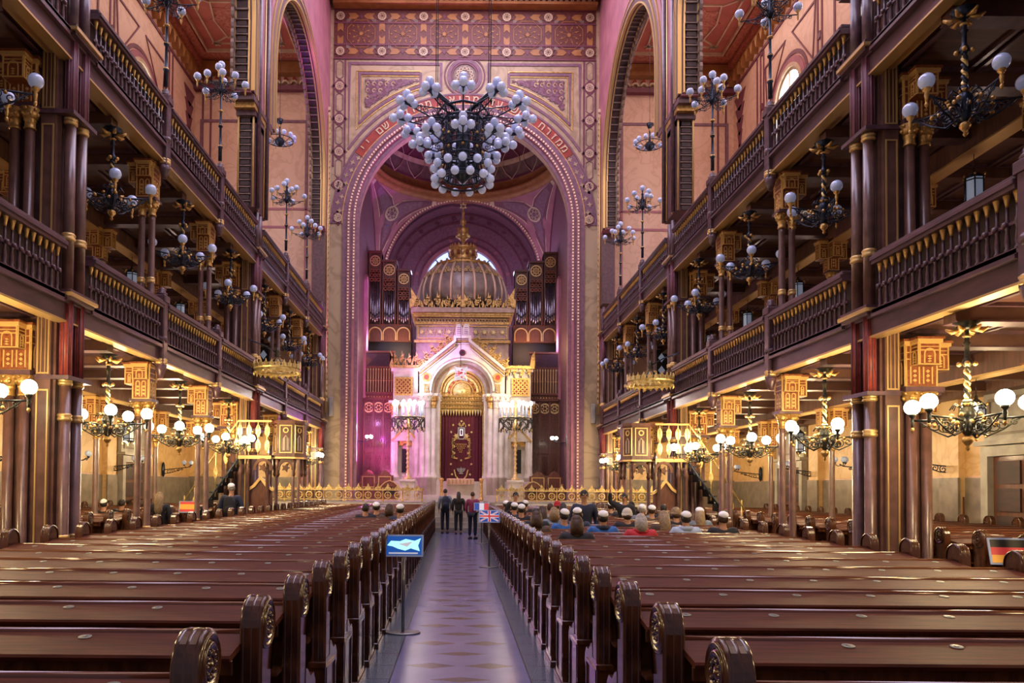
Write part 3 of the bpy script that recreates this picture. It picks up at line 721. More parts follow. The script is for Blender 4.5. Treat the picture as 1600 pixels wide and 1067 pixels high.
def rustic_box(b, x0, x1, y0, y1, z0, z1, rows=((0, 1),), body='brownpanel', fr='goldbright'):
    """bracket box: panelled body with gilded frames and little arches on the faces"""
    b.box(x0, x1, y0, y1, z0, z1, body)
    t = .016
    for fx0, fx1, fn, w0, w1 in ((x0, x1, lambda u, v, d: (u, y0-d, v), x0, x1), (x0, x1, lambda u, v, d: (u, y1+d, v), x0, x1),
                                 (y0, y1, lambda u, v, d: (x0-d, u, v), y0, y1), (y0, y1, lambda u, v, d: (x1+d, u, v), y0, y1)):
        H = z1-z0
        b.stroke([(w0+t/2, z0+t/2), (w1-t/2, z0+t/2), (w1-t/2, z1-t/2), (w0+t/2, z1-t/2)], t, fn, 0, .015, fr, True)
        wm = (w0+w1)/2
        b.stroke([(w0, z0+.66*H), (w1, z0+.66*H)], t, fn, 0, .012, fr); b.stroke([(w0, z0+.82*H), (w1, z0+.82*H)], t*.7, fn, 0, .012, fr)
        k = 2 if w1-w0 > .3 else 1; ww = (w1-w0-.08)/k
        for i in range(k):
            c = w0+.04+ww*(i+.5); r = ww*.38
            b.arcband(c, z0+.5*H, r-.018, r, 0, pi, fn, 0, .012, fr, 6)
            for q in (-1, 1): b.stroke([(c+q*(r-.009), z0+.08*H), (c+q*(r-.009), z0+.5*H)], .018, fn, 0, .012, fr)
            for j in range(3): b.prism([(c-.03, z0+(.16+.11*j)*H), (c, z0+(.12+.11*j)*H), (c+.03, z0+(.16+.11*j)*H), (c, z0+(.2+.11*j)*H)], fn, 0, .012, fr)
    b.box(x0-.03, x1+.03, y0-.03, y1+.03, z1, z1+.05, fr); b.box(x0-.05, x1+.05, y0-.05, y1+.05, z1+.05, z1+.08, body)

def leaf_capital(b, x, y, z0, z1, r, m='gold'):
    H = z1-z0
    b.lathe([(r*1.15, z0), (r*1.2, z0+.05*H), (r*1.02, z0+.12*H), (r*1.0, z0+.35*H), (r*1.25, z0+.45*H), (r*1.15, z0+.5*H)], m, (x, y, 0), 10)
    b.lathe([(r*1.1, z0+.5*H), (r*1.7, z0+.75*H), (r*1.5, z0+.8*H), (r*2.0, z0+H)], m, (x, y, 0), 10)
    for k in range(6):
        a = k*pi/3; b.sphere((x+r*1.5*cos(a), y+r*1.5*sin(a), z0+.7*H), r*.42, m, 6, 4)
        b.sphere((x+r*1.75*cos(a+.5), y+r*1.75*sin(a+.5), z0+.92*H), r*.36, m, 6, 4)

def collar(b, x, y, z, r, m='goldline'): b.lathe([(r, z-.05), (r*1.25, z-.03), (r*1.25, z), (r*1.1, z+.01), (r*1.25, z+.03), (r*1.25, z+.05), (r, z+.07)], m, (x, y, 0), 10)

def front_post(parent, x, z0, z1):
    b = MB(); b.box(x-.09, x+.09, -.10, .10, z0+.15, z1-.05, 'galwood', .02)
    b.lathe([(.04, z0-.1), (.07, z0-.02), (.10, z0+.06), (.12, z0+.15)], 'galwood', (x, 0, 0), 8)
    collar(b, x, 0, z0+.22, .10)
    b.lathe([(.10, z1-.95), (.13, z1-.9), (.13, z1-.86), (.10, z1-.82)], 'galwood', (x, 0, 0), 8)
    b.box(x-.12, x+.12, -.13, .13, z1-.16, z1-.02, 'galwood', .02)
    b.lathe([(.10, z1-.02), (.11, z1+.02), (.07, z1+.05), (.08, z1+.09), (.03, z1+.14)], 'galwood', (x, 0, 0), 8)
    b.build('front_post', parent)

def make_column(s):
    t = thing('gallery_column', 'x', 'column')
    b = MB(); b.box(s*6.05, s*6.55, -.22, .22, -.07, .45, 'shaft', .03); b.box(s*6.1, s*6.5, -.18, .18, .45, .55, 'shaft', .02); b.build('base', t)
    for z0, z1, cb in ((.55, 3.1, 4.1), (5.42, 7.05, 8.05)):
        for x in (6.2, 6.4):
            b = MB(); b.lathe([(.09, z0), (.09, z0+.06), (.065, z0+.1), (.06, z1-.1), (.06, z1)], 'shaft', (s*x, 0, 0), 12); collar(b, s*x, 0, z0+.35, .062); b.build('shaft', t)
        b = MB()
        for x in (6.2, 6.4): leaf_capital(b, s*x, 0, z1, z1+.28, .07)
        x0, x1 = sorted((s*6.08, s*6.52)); b.box(x0, x1, -.17, .17, z1+.28, z1+.33, 'galwood'); b.build('capital', t)
        b = MB(); x0, x1 = sorted((s*6.14, s*6.45)); rustic_box(b, x0, x1, -.16, .16, z1+.33, cb-.05)
        x0, x1 = sorted((s*6.45, s*6.61)); rustic_box(b, x0, x1, -.14, .14, z1+.62, cb-.05)
        for q in (-1, 1): rustic_box(b, min(s*6.16, s*6.42), max(s*6.16, s*6.42), q*.16 if q > 0 else -.25, .25 if q > 0 else -.16, z1+.70, cb-.05)
        b.build('bracket', t)
    front_post(t, s*5.98, 3.95, 5.5); front_post(t, s*5.98, 7.9, 9.45)
    return t

def make_pier(s):
    t = thing('clustered_pier', 'x', 'pier'); X = lambda a, c: sorted((s*a, s*c))
    b = MB(); b.box(*X(5.9, 6.95), -.42, .42, -.07, .4, 'shaft', .03); b.box(*X(5.93, 6.9), -.38, .38, .4, .5, 'shaft', .02); b.build('base', t)
    b = MB(); b.box(*X(6.1, 6.72), -.26, .26, .5, 9.3, 'shaft'); b.build('core', t)
    for q in (-1, 1):
        b = MB(); b.box(*X(6.14, 6.36), q*.26, q*.33, .5, 9.3, 'shaft')
        fn = (lambda u, v, d: (s*u, -.33-d, v)) if q < 0 else (lambda u, v, d: (s*u, .33+d, v))
        for z0, z1 in ((.8, 3.15), (3.4, 4.6), (5.0, 7.1), (7.35, 8.6), (8.75, 9.3)):
            b.stroke([(6.17, z0), (6.33, z0), (6.33, z1), (6.17, z1)], .022, fn, 0, .014, 'goldline', True)
            if z1-z0 < 1.4: b.stroke([(6.22, z0), (6.22, z1)], .012, fn, 0, .01, 'goldline'); b.stroke([(6.28, z0), (6.28, z1)], .012, fn, 0, .01, 'goldline')
        b.build('pilaster', t)
    for y in (-.17, .17):
        b = MB(); b.lathe([(.12, .5), (.12, .58), (.085, .64), (.08, 3.3)], 'shaft', (s*6.0, y, 0), 12)
        b.lathe([(.085, 3.3), (.085, 4.55)], 'redpaint', (s*6.0, y, 0), 12)
        for k in range(8):
            a = k*pi/4; b.rod((s*6.0+.085*cos(a), y+.085*sin(a), 3.35), (s*6.0+.085*cos(a), y+.085*sin(a), 4.5), .012, 'maroon', 4)
        b.lathe([(.08, 4.55), (.08, 7.2)], 'shaft', (s*6.0, y, 0), 12); b.lathe([(.085, 7.2), (.085, 8.5)], 'maroon', (s*6.0, y, 0), 12); b.lathe([(.08, 8.5), (.08, 9.6)], 'galwood', (s*6.0, y, 0), 12)
        for k in range(8):
            a = k*pi/4; b.rod((s*6.0+.085*cos(a), y+.085*sin(a), 7.25), (s*6.0+.085*cos(a), y+.085*sin(a), 8.45), .012, 'mauve', 4)
        for z in (.95, 2.75, 3.28, 4.55, 5.45, 7.2, 8.5): collar(b, s*6.0, y, z, .082)
        b.build('shaft', t)
    for z0, z1, cb in ((.5, 3.05, 4.1), (5.42, 7.0, 8.05)):
        for x, y in ((6.5, -.36), (6.72, -.36), (6.83, -.14), (6.83, .14), (6.72, .36), (6.5, .36)):
            b = MB(); b.lathe([(.10, z0), (.10, z0+.06), (.075, z0+.1), (.07, z1)], 'shaft', (s*x, y, 0), 10); b.build('shaft', t)
        b = MB()
        for x, y in ((6.5, -.36), (6.72, -.36), (6.83, -.14), (6.83, .14), (6.72, .36), (6.5, .36)): leaf_capital(b, s*x, y, z1, z1+.3, .075)
        b.box(*X(6.38, 6.95), -.44, .44, z1+.3, z1+.38, 'galwood'); b.box(*X(5.86, 6.95), -.36, .36, z1+.26, z1+.32, 'galwood'); b.build('capital', t)
        b = MB(); rustic_box(b, *X(6.42, 6.88), -.36, .36, z1+.38, cb-.05); rustic_box(b, *X(6.88, 7.12), -.25, .25, z1+.65, cb-.05)
        for q in (-1, 1): rustic_box(b, *X(6.5, 6.8), *((.36, .56) if q > 0 else (-.56, -.36)), z1+.68, cb-.05)
        b.build('bracket', t)
    for z0 in (4.55, 8.5):
        b = MB()
        for k, (o_, m_) in enumerate(((.03, 'galwood'), (.07, 'goldline'), (.04, 'galwood'))): b.box(*X(5.88-o_, 6.40+o_), -.34-o_, .34+o_, z0-.06+k*.05, z0-.01+k*.05, m_)
        b.build('moulding', t)
    return t

nearword = {1: 'near', 4: 'middle'}
for s in (-1, 1):
    c0 = make_column(s); used = False
    for i in (0, 2, 3, 5, 6):
        lab = 'slender brown gallery column with gilded bracket capitals, %s side, %s support from the near end' % (SIDE[s], nth(i))
        loc = (XC, CY[i], DZ[s])
        if not used: set_loc(c0, loc); c0['label'] = lab; c0['group'] = 'slender gallery columns'; used = True
        else: copy_thing(c0, lab, loc)
    c0 = make_pier(s); used = False
    for i in (1, 4, 7):
        lab = 'massive clustered pier of brown shafts with gold lines, %s side, %s' % (SIDE[s], {1: 'nearest', 4: 'halfway down the hall', 7: 'against the end wall'}[i])
        loc = (XC, CY[i] if i < 7 else 32.15, DZ[s])
        if not used: set_loc(c0, loc); c0['label'] = lab; c0['group'] = 'clustered piers'; used = True
        else: copy_thing(c0, lab, loc)

# ---- rear row of single slim columns under the beams
t = thing('slim_column', 'x', 'column')
b = MB(); b.lathe([(.11, -.07), (.11, .4), (.07, .45), (.06, 2.9), (.06, 3.0)], 'shaft', (0, 0, 0), 12); b.build('shaft', t)
b = MB(); leaf_capital(b, 0, 0, 2.85, 3.1, .07); b.box(-.14, .14, -.14, .14, 3.1, 3.14, 'galwood'); b.build('capital', t)
b = MB(); rustic_box(b, -.12, .12, -.12, .12, 3.14, 3.8)
for x, y in ((-.22, 0), (.22, 0), (0, -.22), (0, .22)): rustic_box(b, x-.1, x+.1, y-.1, y+.1, 3.42, 3.8)
b.build('bracket', t)
first = True
for s in (-1, 1):
    for lev in (0, 1):
        for i in range(0, 7):
            lab = 'slim rear column with gilded bracket, %s %s gallery storey, on the %s support line' % (LEVN[lev], SIDE[s], nth(i))
            loc = (XC+s*8.85, CY[i], (0 if lev == 0 else 4.05)+DZ[s])
            if first: set_loc(t, loc); t['label'] = lab; t['group'] = 'slim rear columns'; first = False
            else: copy_thing(t, lab, loc)

# ---- balustrades, one per bay
bal = MB()
bal.lathe([(.035, .0), (.035, .04), (.022, .06), (.03, .12), (.018, .26), (.030, .29), (.034, .32), (.030, .35), (.018, .38), (.017, .52)], 'galwood', (0, 0, 0), 8)
bal.lathe([(.017, .52), (.022, .56), (.042, .65), (.042, .67)], 'gold', (0, 0, 0), 8)
bal_me = None
def make_balustrade(y0, y1, s, label, z):
    global bal_me
    L_ = y1-y0
    t = thing('balustrade', label, 'balustrade', (XC+s*5.98, (y0+y1)/2, z), 0, 'gallery balustrades')
    b = MB(); h = L_/2
    b.box(-.09, .09, -h, h, .65, .70, 'galwood'); b.box(-.12, .12, -h, h, .70, .76, 'galwood', .01); b.box(-.08, .08, -h, h, .76, .81, 'galwood', .01); b.build('handrail', t)
    b = MB(); b.box(-.10, .08, -h, h, -.12, -.07, 'galwood'); b.box(-.08, .08, -h, h, -.07, 0.0, 'galwood'); b.build('bottom_rail', t)
    b = MB(); b.box(s*.10, s*.13, -h, h, -.05, .66, 'galdark'); b.build('backing_board', t)
    n = max(1, int(L_/.155)); sp = L_/n
    b = MB(); b.box(-.012, .012, -h, h, .30, .335, 'galwood')
    for k in range(n+1):
        y = -h+k*sp
        if 0 < k < n: b.lathe([(.004, -.03), (.032, -.02), (.036, 0), (.032, .02), (.004, .03)], 'galwood', (-s*.03, y+sp/2, .318), 8, axis='x')
    b.build('middle_rail', t)
    for k in range(n):
        y = -h+sp*(k+.5)
        if bal_me is None: o = bal.build('baluster', t); bal_me = o.data; o.location = (0, y, 0)
        else: link('baluster', bal_me, t, (0, y, 0))
for s in (-1, 1):
    for lev, zb in ((0, 4.55), (1, 8.50)):
        for i in range(7):
            e0 = .42 if i in (1, 4) else .12; e1 = .42 if i+1 in (1, 4) else .12
            y1 = CY[i+1]-e1 if i < 6 else 31.75
            make_balustrade(CY[i]+e0, y1, s, 'dark wooden balustrade with gold-topped balusters, %s %s gallery, %s' % (LEVN[lev], SIDE[s], bayname(i)), zb+.01+DZ[s])

# ---- hanging chandeliers of five globes
def scroll(b, base, ang, r0, z, m, sg=1, rr=.010, turns=1.4, rad=.10):
    c, s_ = cos(ang), sin(ang); pts = []
    for i in range(15):
        t = i/14; a = turns*2*pi*t*sg+pi/2; q = rad*(1-.82*t)
        u = r0+q*cos(a); v = z+q*sin(a)*.9; pts.append((base[0]+u*c, base[1]+u*s_, base[2]+v))
    b.tube(pts, rr, m, 5)
def globe_chandelier(name, lit):
    t = thing(name, 'x', 'chandelier', group=None)
    D = 'iron' if not lit else 'bronze'
    b = MB()
    b.lathe([(.04, 1.12), (.13, 1.16), (.10, 1.19), (.16, 1.22)], D, (0, 0, 0), 10)
    for k in range(6):
        a = k*pi/3; b.tube([(.05*cos(a), .05*sin(a), 1.14), (.16*cos(a), .16*sin(a), 1.11), (.23*cos(a), .23*sin(a), 1.15)], [.02, .035, .012], 'gold', 5)
    b.build('ceiling_rose', t)
    b = MB(); b.lathe([(.022, 1.14), (.03, 1.0), (.028, .98), (.05, .96), (.028, .93), (.03, .78), (.045, .76), (.06, .72), (.045, .68), (.03, .66)], D, (0, 0, 0), 10)
    b.lathe([(.035, 1.06), (.055, 1.05), (.035, 1.03)], 'gold', (0, 0, 0), 8)
    for k in range(4): a = k*pi/2+.4; b.sphere((.085*cos(a), .085*sin(a), .70), .032, 'gold', 6, 5)
    b.build('stem', t)
    b = MB(); n = 18
    for st, m_ in ((0, 'goldpale'), (pi, D)):
        b.tube([(.022*cos(st+i*.9), .022*sin(st+i*.9), .66-i*.40/n) for i in range(n+1)], .022, m_, 5)
    b.build('twisted_shaft', t)
    b = MB(); b.lathe([(.04, .26), (.075, .22), (.05, .17), (.09, .12), (.10, .05), (.07, 0), (.11, -.04), (.06, -.10), (.07, -.14), (.03, -.2)], D, (0, 0, 0), 10)
    b.lathe([(.05, .23), (.08, .2), (.05, .16)], 'gold', (0, 0, 0), 8)
    for k in range(10):
        a = k*pi/5; b.sphere((.17*cos(a), .17*sin(a), .06 if k % 2 else -.03), .03, 'gold', 6, 4); b.tube([(.08*cos(a), .08*sin(a), .16), (.15*cos(a), .15*sin(a), .2), (.19*cos(a), .19*sin(a), .13)], .009, D, 4)
    b.build('hub', t)
    b = MB(); b.lathe([(.01, -.19), (.06, -.22), (.07, -.26), (.04, -.30), (.015, -.33), (.03, -.355), (.005, -.39)], 'gold', (0, 0, 0), 8); b.build('finial', t)
    G = 'globeon' if lit else 'globeoff'
    arm_me = gl_me = None; R5 = .64
    for k in range(5):
        a = 2*pi*k/5+.35
        if arm_me is None:
            b = MB()
            b.tube([(.05, 0, -.02), (.2, 0, .015), (R5, 0, .03)], .014, D, 6); b.tube([(.08, 0, -.14), (.22, 0, -.2), (.38, 0, -.12), (.56, 0, .02)], .012, D, 5)
            scroll(b, (0, 0, 0), 0, .20, -.09, D, 1, .010, 1.4, .09); scroll(b, (0, 0, 0), 0, .36, -.06, D, -1, .009, 1.3, .08); scroll(b, (0, 0, 0), 0, .5, -.03, D, 1, .008, 1.2, .05)
            scroll(b, (0, 0, 0), .5, .22, -.1, D, 1, .009, 1.3, .085); scroll(b, (0, 0, 0), -.5, .26, -.1, D, -1, .009, 1.3, .085)
            b.lathe([(.012, -.08), (.02, -.02), (.028, .03), (.02, .06), (.045, .09), (.05, .115), (.045, .12)], 'gold' if not lit else D, (R5, 0, 0), 8)
            b.lathe([(.003, -.13), (.022, -.10), (.024, -.08), (.008, -.05)], 'gold', (R5, 0, 0), 8); b.sphere((.3, 0, .0), .028, 'gold', 6, 4); b.sphere((.33, .12, -.06), .03, 'gold', 6, 4)
            o = b.build('arm', t); arm_me = o.data
            g = MB(); g.sphere((0, 0, 0), .098, G, 16, 10); gg = g.build('globe', o); gg.location = (R5, 0, .205); gl_me = gg.data
        else:
            o = link('arm', arm_me, t); link('globe', gl_me, o, (R5, 0, .205))
        o.rotation_euler = (0, 0, a)
    return t
LIT = []; n_ = {-1: 0, 1: 0}
mids = [(a+c)/2 for a, c in zip(CY, CY[1:])]; mids[0] = 9.4; mids[6] = 30.3
for lit in (True, False):
    proto = globe_chandelier('globe_chandelier', lit); first = True
    for s in (-1, 1):
        for i, y in enumerate(mids):
            if lit and i == 4: continue
            lab = ('lit bronze chandelier of five glowing globes, lower %s gallery, %s' if lit else 'unlit iron chandelier of five white globes, upper %s gallery, %s') % (SIDE[s], bayname(i))
            loc = (XC+s*6.22, y, (2.80 if lit else 6.76)+DZ[s])
            rz = 1.1*i+(.6 if s > 0 else 0)
            if first: set_loc(proto, loc, rz); proto['label'] = lab; proto['group'] = 'lit chandeliers under the lower galleries' if lit else 'unlit chandeliers under the upper galleries'; first = False
            else: copy_thing(proto, lab, loc, rz)
            if lit: LIT.append((loc[0], loc[1], loc[2]+.36))

# ---- standing candelabra on the upper gallery posts
t = thing('pole_candelabrum', 'x', 'candelabrum')
b = MB(); b.lathe([(.045, 0), (.045, .3), (.065, .33), (.035, .37), (.028, .8), (.055, .83), (.06, .87), (.032, .91), (.026, 1.2), (.04, 1.22), (.026, 1.25), (.022, 1.8)], 'iron', (0, 0, 0), 10)
for z in (.35, .86, 1.22): b.lathe([(.045, z-.025), (.065, z), (.045, z+.025)], 'gold', (0, 0, 0), 8)
b.build('pole', t)
b = MB(); b.lathe([(.03, 1.6), (.07, 1.66), (.09, 1.74), (.05, 1.8), (.06, 1.95), (.03, 2.1), (.05, 2.14), (.02, 2.2), (.035, 2.26)], 'iron', (0, 0, 0), 10)
for k in range(8): a = k*pi/4; scroll(b, (0, 0, 1.68), a, .13, .03, 'iron', 1 if k % 2 else -1, .009, 1.3, .08)
b.build('hub', t)
g = MB(); g.sphere((0, 0, 0), .09, 'globeoff', 14, 8); go = g.build('globe', t); go.location = (0, 0, 2.36)
for z, n, r, ph in ((1.70, 5, .58, .2), (1.95, 4, .33, .6)):
    me = None
    for k in range(n):
        if me is None:
            b = MB(); b.tube([(.04, 0, z), (r*.5, 0, z-.02), (r, 0, z+.02)], .012, 'iron', 5); b.tube([(.05, 0, z-.12), (r*.4, 0, z-.14), (r*.8, 0, z+.0)], .009, 'iron', 4)
            scroll(b, (0, 0, z), 0, r*.42, -.07, 'iron', 1, .008, 1.3, .07); scroll(b, (0, 0, z), 0, r*.70, -.04, 'iron', -1, .008, 1.2, .05); scroll(b, (0, 0, z), .35, r*.4, -.06, 'iron', 1, .008, 1.2, .07)
            b.lathe([(.004, z-.1), (.018, z-.06), (.022, z), (.018, z+.05), (.04, z+.08), (.042, z+.1)], 'gold', (r, 0, 0), 8)
            o = b.build('arm', t); me = o.data
        else: o = link('arm', me, t)
        link('globe', go.data, o, (r, 0, z+.18)); o.rotation_euler = (0, 0, ph+2*pi*k/n)
first = True
for s in (-1, 1):
    for i in (2, 3, 5, 6):
        lab = 'tall black candelabrum of ten globes on the upper %s balustrade, %s from the near end' % (SIDE[s], nth({2: 0, 3: 1, 5: 2, 6: 3}[i]))
        loc = (XC+s*5.98, CY[i], 9.64+DZ[s])
        if first: set_loc(t, loc, 0); t['label'] = lab; t['group'] = 'candelabra on the upper balustrades'; first = False
        else: copy_thing(t, lab, loc, i*.7+s)

# ---- hexagonal lanterns in the galleries
FILL_SPOTS = [(XC+s*9.0, mids[i], z_) for s in (-1, 1) for i in range(7) for z_ in (3.4, 7.3)]  # positions of the fill lights added in the galleries
t = thing('hexagonal_lantern', 'x', 'lantern')
b = MB()
for k in range(6):
    a = k*pi/3; a2 = a+pi/3; p = [(.15*cos(a), .15*sin(a)), (.15*cos(a2), .15*sin(a2))]
    b.rod((p[0][0], p[0][1], -.24), (p[0][0], p[0][1], .24), .012, 'iron', 5); b.sphere((p[0][0]*1.15, p[0][1]*1.15, .27), .022, 'gold', 6, 4); b.sphere((p[0][0]*1.1, p[0][1]*1.1, -.29), .022, 'gold', 6, 4, 1.4)
    for z in (-.24, -.18, .19, .24): b.rod((*p[0], z), (*p[1], z), .012, 'iron', 4)
b.lathe([(.16, .24), (.10, .30), (.03, .36), (.02, .42)], 'iron', (0, 0, 0), 6); b.lathe([(.02, -.33), (.06, -.28), (.15, -.24)], 'iron', (0, 0, 0), 6); b.sphere((0, 0, -.34), .025, 'gold', 6, 4, 1.5)
b.build('frame', t)
b = MB(); b.lathe([(.138, -.23), (.138, .23)], 'lanternglass', (0, 0, 0), 6, smooth=False); b.build('glass', t)
b = MB(); b.rod((0, 0, .4), (0, 0, .72), .008, 'iron', 4); b.build('chain', t)
first = True
for s in (-1, 1):
    for lev in (0, 1):
        for i in (1, 2, 3, 4, 5, 6) if lev else (1, 2, 3):
            lab = 'small hexagonal frosted lantern hanging in the %s %s gallery, %s' % (LEVN[lev], SIDE[s], bayname(i))
            loc = (XC+s*8.85, mids[i], (3.15 if not lev else 7.14)+DZ[s])
            if first: set_loc(t, loc); t['label'] = lab; t['group'] = 'lanterns in the galleries'; first = False
            else: copy_thing(t, lab, loc)

# ---- wall brackets with three globes
t = thing('wall_sconce', 'x', 'wall lamp')
b = MB(); b.lathe([(.03, -.28), (.10, -.2), (.12, 0), (.10, .2), (.03, .3)], 'iron', (0, 0, 0), 8, sx=.5); b.build('back_plate', t)
b = MB(); b.tube([(0, 0, .0), (-.4, 0, .04), (-.95, 0, .10), (-1.05, 0, .16)], .018, 'iron', 6); b.tube([(0, 0, -.15), (-.3, 0, -.12), (-.7, 0, .02)], .014, 'iron', 5)
for k, (r, z, q) in enumerate(((.2, -.06, .1), (.4, -.03, .09), (.58, 0, .07), (.75, .03, .05))): scroll(b, (0, 0, 0), pi, r, z, 'iron', 1 if k % 2 else -1, .012, 1.3, q)
b.build('arm', t)
gm = None
for k in range(3):
    a = k*2.1+.4; b = MB(); b.tube([(-1.0, 0, .12), (-1.0+.09*cos(a), .09*sin(a), .1), (-1.0+.17*cos(a), .17*sin(a), .17)], .01, 'iron', 5); b.lathe([(.01, .16), (.035, .19), (.04, .21)], 'iron', (-1.0+.17*cos(a), .17*sin(a), 0), 8)
    o = b.build('branch', t); g = MB(); g.sphere((-1.0+.17*cos(a), .17*sin(a), .29), .085, 'lanternglass', 12, 8); g.build('globe', o)
first = True
for s in (-1, 1):
    for y, nm in ((12.9, 'nearest the entrance'), (18.3, 'second from the entrance'), (21.6, 'third from the entrance'), (25.3, 'beside the far doorway'), (29.9, 'nearest the end wall')):
        lab = 'scrolled iron wall lamp with three globes, %s outer wall, %s' % (SIDE[s], nm); loc = (XC+s*11.82, y, 2.42)
        if first: set_loc(t, loc, pi); t['label'] = lab; t['group'] = 'iron wall lamps'; first = False
        else: copy_thing(t, lab, loc, 0 if s > 0 else pi)

# ---- ring chandeliers hung in the far arches
t = thing('ring_chandelier', 'small ring chandelier of twelve white globes hung in the left far arch', 'chandelier', (PX(433, 217, 30), 30, PZ(222, 30)), 0, 'ring chandeliers in the far arches')
b = MB(); b.tube([(0, 0, .55), (0, 0, .8)], .05, 'gold', 8); b.lathe([(.03, .1), (.06, .15), (.03, .25), (.05, .3), (.03, .35), (.03, .6), (.09, .72), (.14, .86), (.04, .9)], 'iron', (0, 0, 0), 8); b.rod((0, 0, .85), (0, 0, 4.6), .008, 'iron', 4); b.build('stem', t)
b = MB(); b.tube([(.55*cos(k*pi/12), .55*sin(k*pi/12), 0) for k in range(24)], .018, 'iron', 5, close=True); b.lathe([(.02, -.25), (.12, -.18), (.2, -.05), (.1, .1)], 'iron', (0, 0, 0), 10)
for k in range(12): a = k*pi/6; b.tube([(.1*cos(a), .1*sin(a), .1), (.3*cos(a), .3*sin(a), -.1), (.55*cos(a), .55*sin(a), 0)], .012, 'iron', 5); b.sphere((.55*cos(a), .55*sin(a), -.08), .03, 'gold', 6, 4)
b.build('ring', t); me = None
for k in range(12):
    a = k*pi/6
    if me is None: g = MB(); g.sphere((0, 0, 0), .1, 'globeoff', 12, 8); o = g.build('globe', t); me = o.data; o.location = (.57*cos(a), .57*sin(a), .13)
    else: link('globe', me, t, (.57*cos(a), .57*sin(a), .13))
copy_thing(t, 'small ring chandelier of twelve white globes hung in the right far arch', (PX(1011, 219, 30), 30, PZ(224, 30)))

# ---- the great chandelier in the middle of the hall
YG = 22.0; cg = P(719, 185, YG)
t = thing('great_chandelier', 'huge black iron chandelier crowded with white globes hanging in the middle of the hall', 'chandelier', (cg.x, YG, cg.z))
b = MB(); r8 = .62
for z, r in ((.15, .75), (-.1, .62), (-.9, .55), (-1.15, .5), (-1.75, .62)):
    b.tube([(r*cos(k*pi/4), r*sin(k*pi/4), z) for k in range(8)], .035, 'iron', 6, close=True)
for k in range(8):
    a = k*pi/4; c, s_ = cos(a), sin(a); b.tube([(.75*c, .75*s_, .15), (.62*c, .62*s_, -.1), (.55*c, .55*s_, -.9), (.5*c, .5*s_, -1.15), (.62*c, .62*s_, -1.75)], .03, 'iron', 5)
    for z in (-.35, -.6, -1.0, -1.4): scroll(b, (0, 0, 0), a+.39, .42, z, 'iron', 1 if k % 2 else -1, .014, 1.3, .14); b.sphere((.58*c, .58*s_, z), .045, 'gold', 6, 4)
b.lathe([(.2, .1), (.3, -.2), (.15, -.5), (.22, -.9), (.1, -1.3), (.3, -1.7), (.12, -1.85), (.02, -1.95)], 'iron', (0, 0, 0), 12)
for k in range(16):
    a = k*pi/8; c, s_ = cos(a), sin(a); b.tube([(.6*c, .6*s_, .2), (.48*c, .48*s_, -.5), (.44*c, .44*s_, -1.2), (.54*c, .54*s_, -1.8)], .014, 'iron', 4)
    for z in (-.2, -.75, -1.2, -1.6): scroll(b, (0, 0, 0), a, .50, z, 'iron', 1 if k % 2 else -1, .011, 1.2, .10)
for z in (-.5, -.7, -1.35): b.tube([(.5*cos(k*pi/8), .5*sin(k*pi/8), z) for k in range(16)], .02, 'iron', 5, close=True)
b.build('frame', t)
b = MB()
for k in range(4):
    a = k*pi/2+pi/4; b.tube([(.1*cos(a), .1*sin(a), .1), (1.3*cos(a), 1.3*sin(a), .42)], .07, 'iron', 6); b.rod((1.1*cos(a), 1.1*sin(a), .38), (1.1*cos(a), 1.1*sin(a), ZT-cg.z), .012, 'iron', 4)
b.build('suspension', t)
gm = None; gsh = MB(); gsh.sphere((0, 0, 0), .125, 'globeoff', 14, 9)
def cluster(R0, z, a, nm, reach):
    global gm
    b = MB(); ca, sa = cos(a), sin(a)
    b.tube([(.6*ca, .6*sa, z-.15), (R0*.6*ca, R0*.6*sa, z-.22), (R0*ca, R0*sa, z-.05)], .022, 'iron', 6); b.tube([(.6*ca, .6*sa, z+.12), (R0*.6*ca, R0*.6*sa, z+.05), (R0*ca, R0*sa, z-.05)], .018, 'iron', 5)
    n = int((R0-.6)/.25)
    for i in range(n): scroll(b, (0, 0, z-.07), a, .72+.25*i, 0, 'iron', 1 if i % 2 else -1, .013, 1.3, .11)
    cx, cy_ = R0*ca, R0*sa; b.sphere((cx, cy_, z), .07, 'iron', 8, 6)
    P5 = [(0, 0, .24)]+[(.22*cos(a+q), .22*sin(a+q), .0) for q in (0, pi/2, pi, -pi/2)]
    for p in P5: b.rod((cx, cy_, z), (cx+p[0]*.7, cy_+p[1]*.7, z+p[2]*.7), .016, 'iron', 5)
    o = b.build(nm, t)
    for p in P5:
        if gm is None: g = gsh.build('globe', o); gm = g.data; g.location = (cx+p[0], cy_+p[1], z+p[2])
        else: link('globe', gm, o, (cx+p[0], cy_+p[1], z+p[2]))
for k in range(12): cluster(1.84, .0, -pi/2+k*pi/6, 'arm', 0)
for k in range(8): cluster(1.26, -.78, -pi/2+k*pi/4, 'arm', 0)
for ring, (R0, z, n) in enumerate(((.84, -1.50, 12), (.84, -1.88, 12))):
    b = MB(); b.tube([(R0*.85*cos(k*pi/n*2), R0*.85*sin(k*pi/n*2), z) for k in range(n)], .03, 'iron', 6, close=True)
    for k in range(n): a = k*2*pi/n; b.tube([(.5*cos(a), .5*sin(a), z+.15), (R0*cos(a), R0*sin(a), z)], .018, 'iron', 5)
    o = b.build('lower_ring', t)
    for k in range(n): a = (k+.5*ring)*2*pi/n; link('globe', gm, o, (R0*cos(a), R0*sin(a), z))
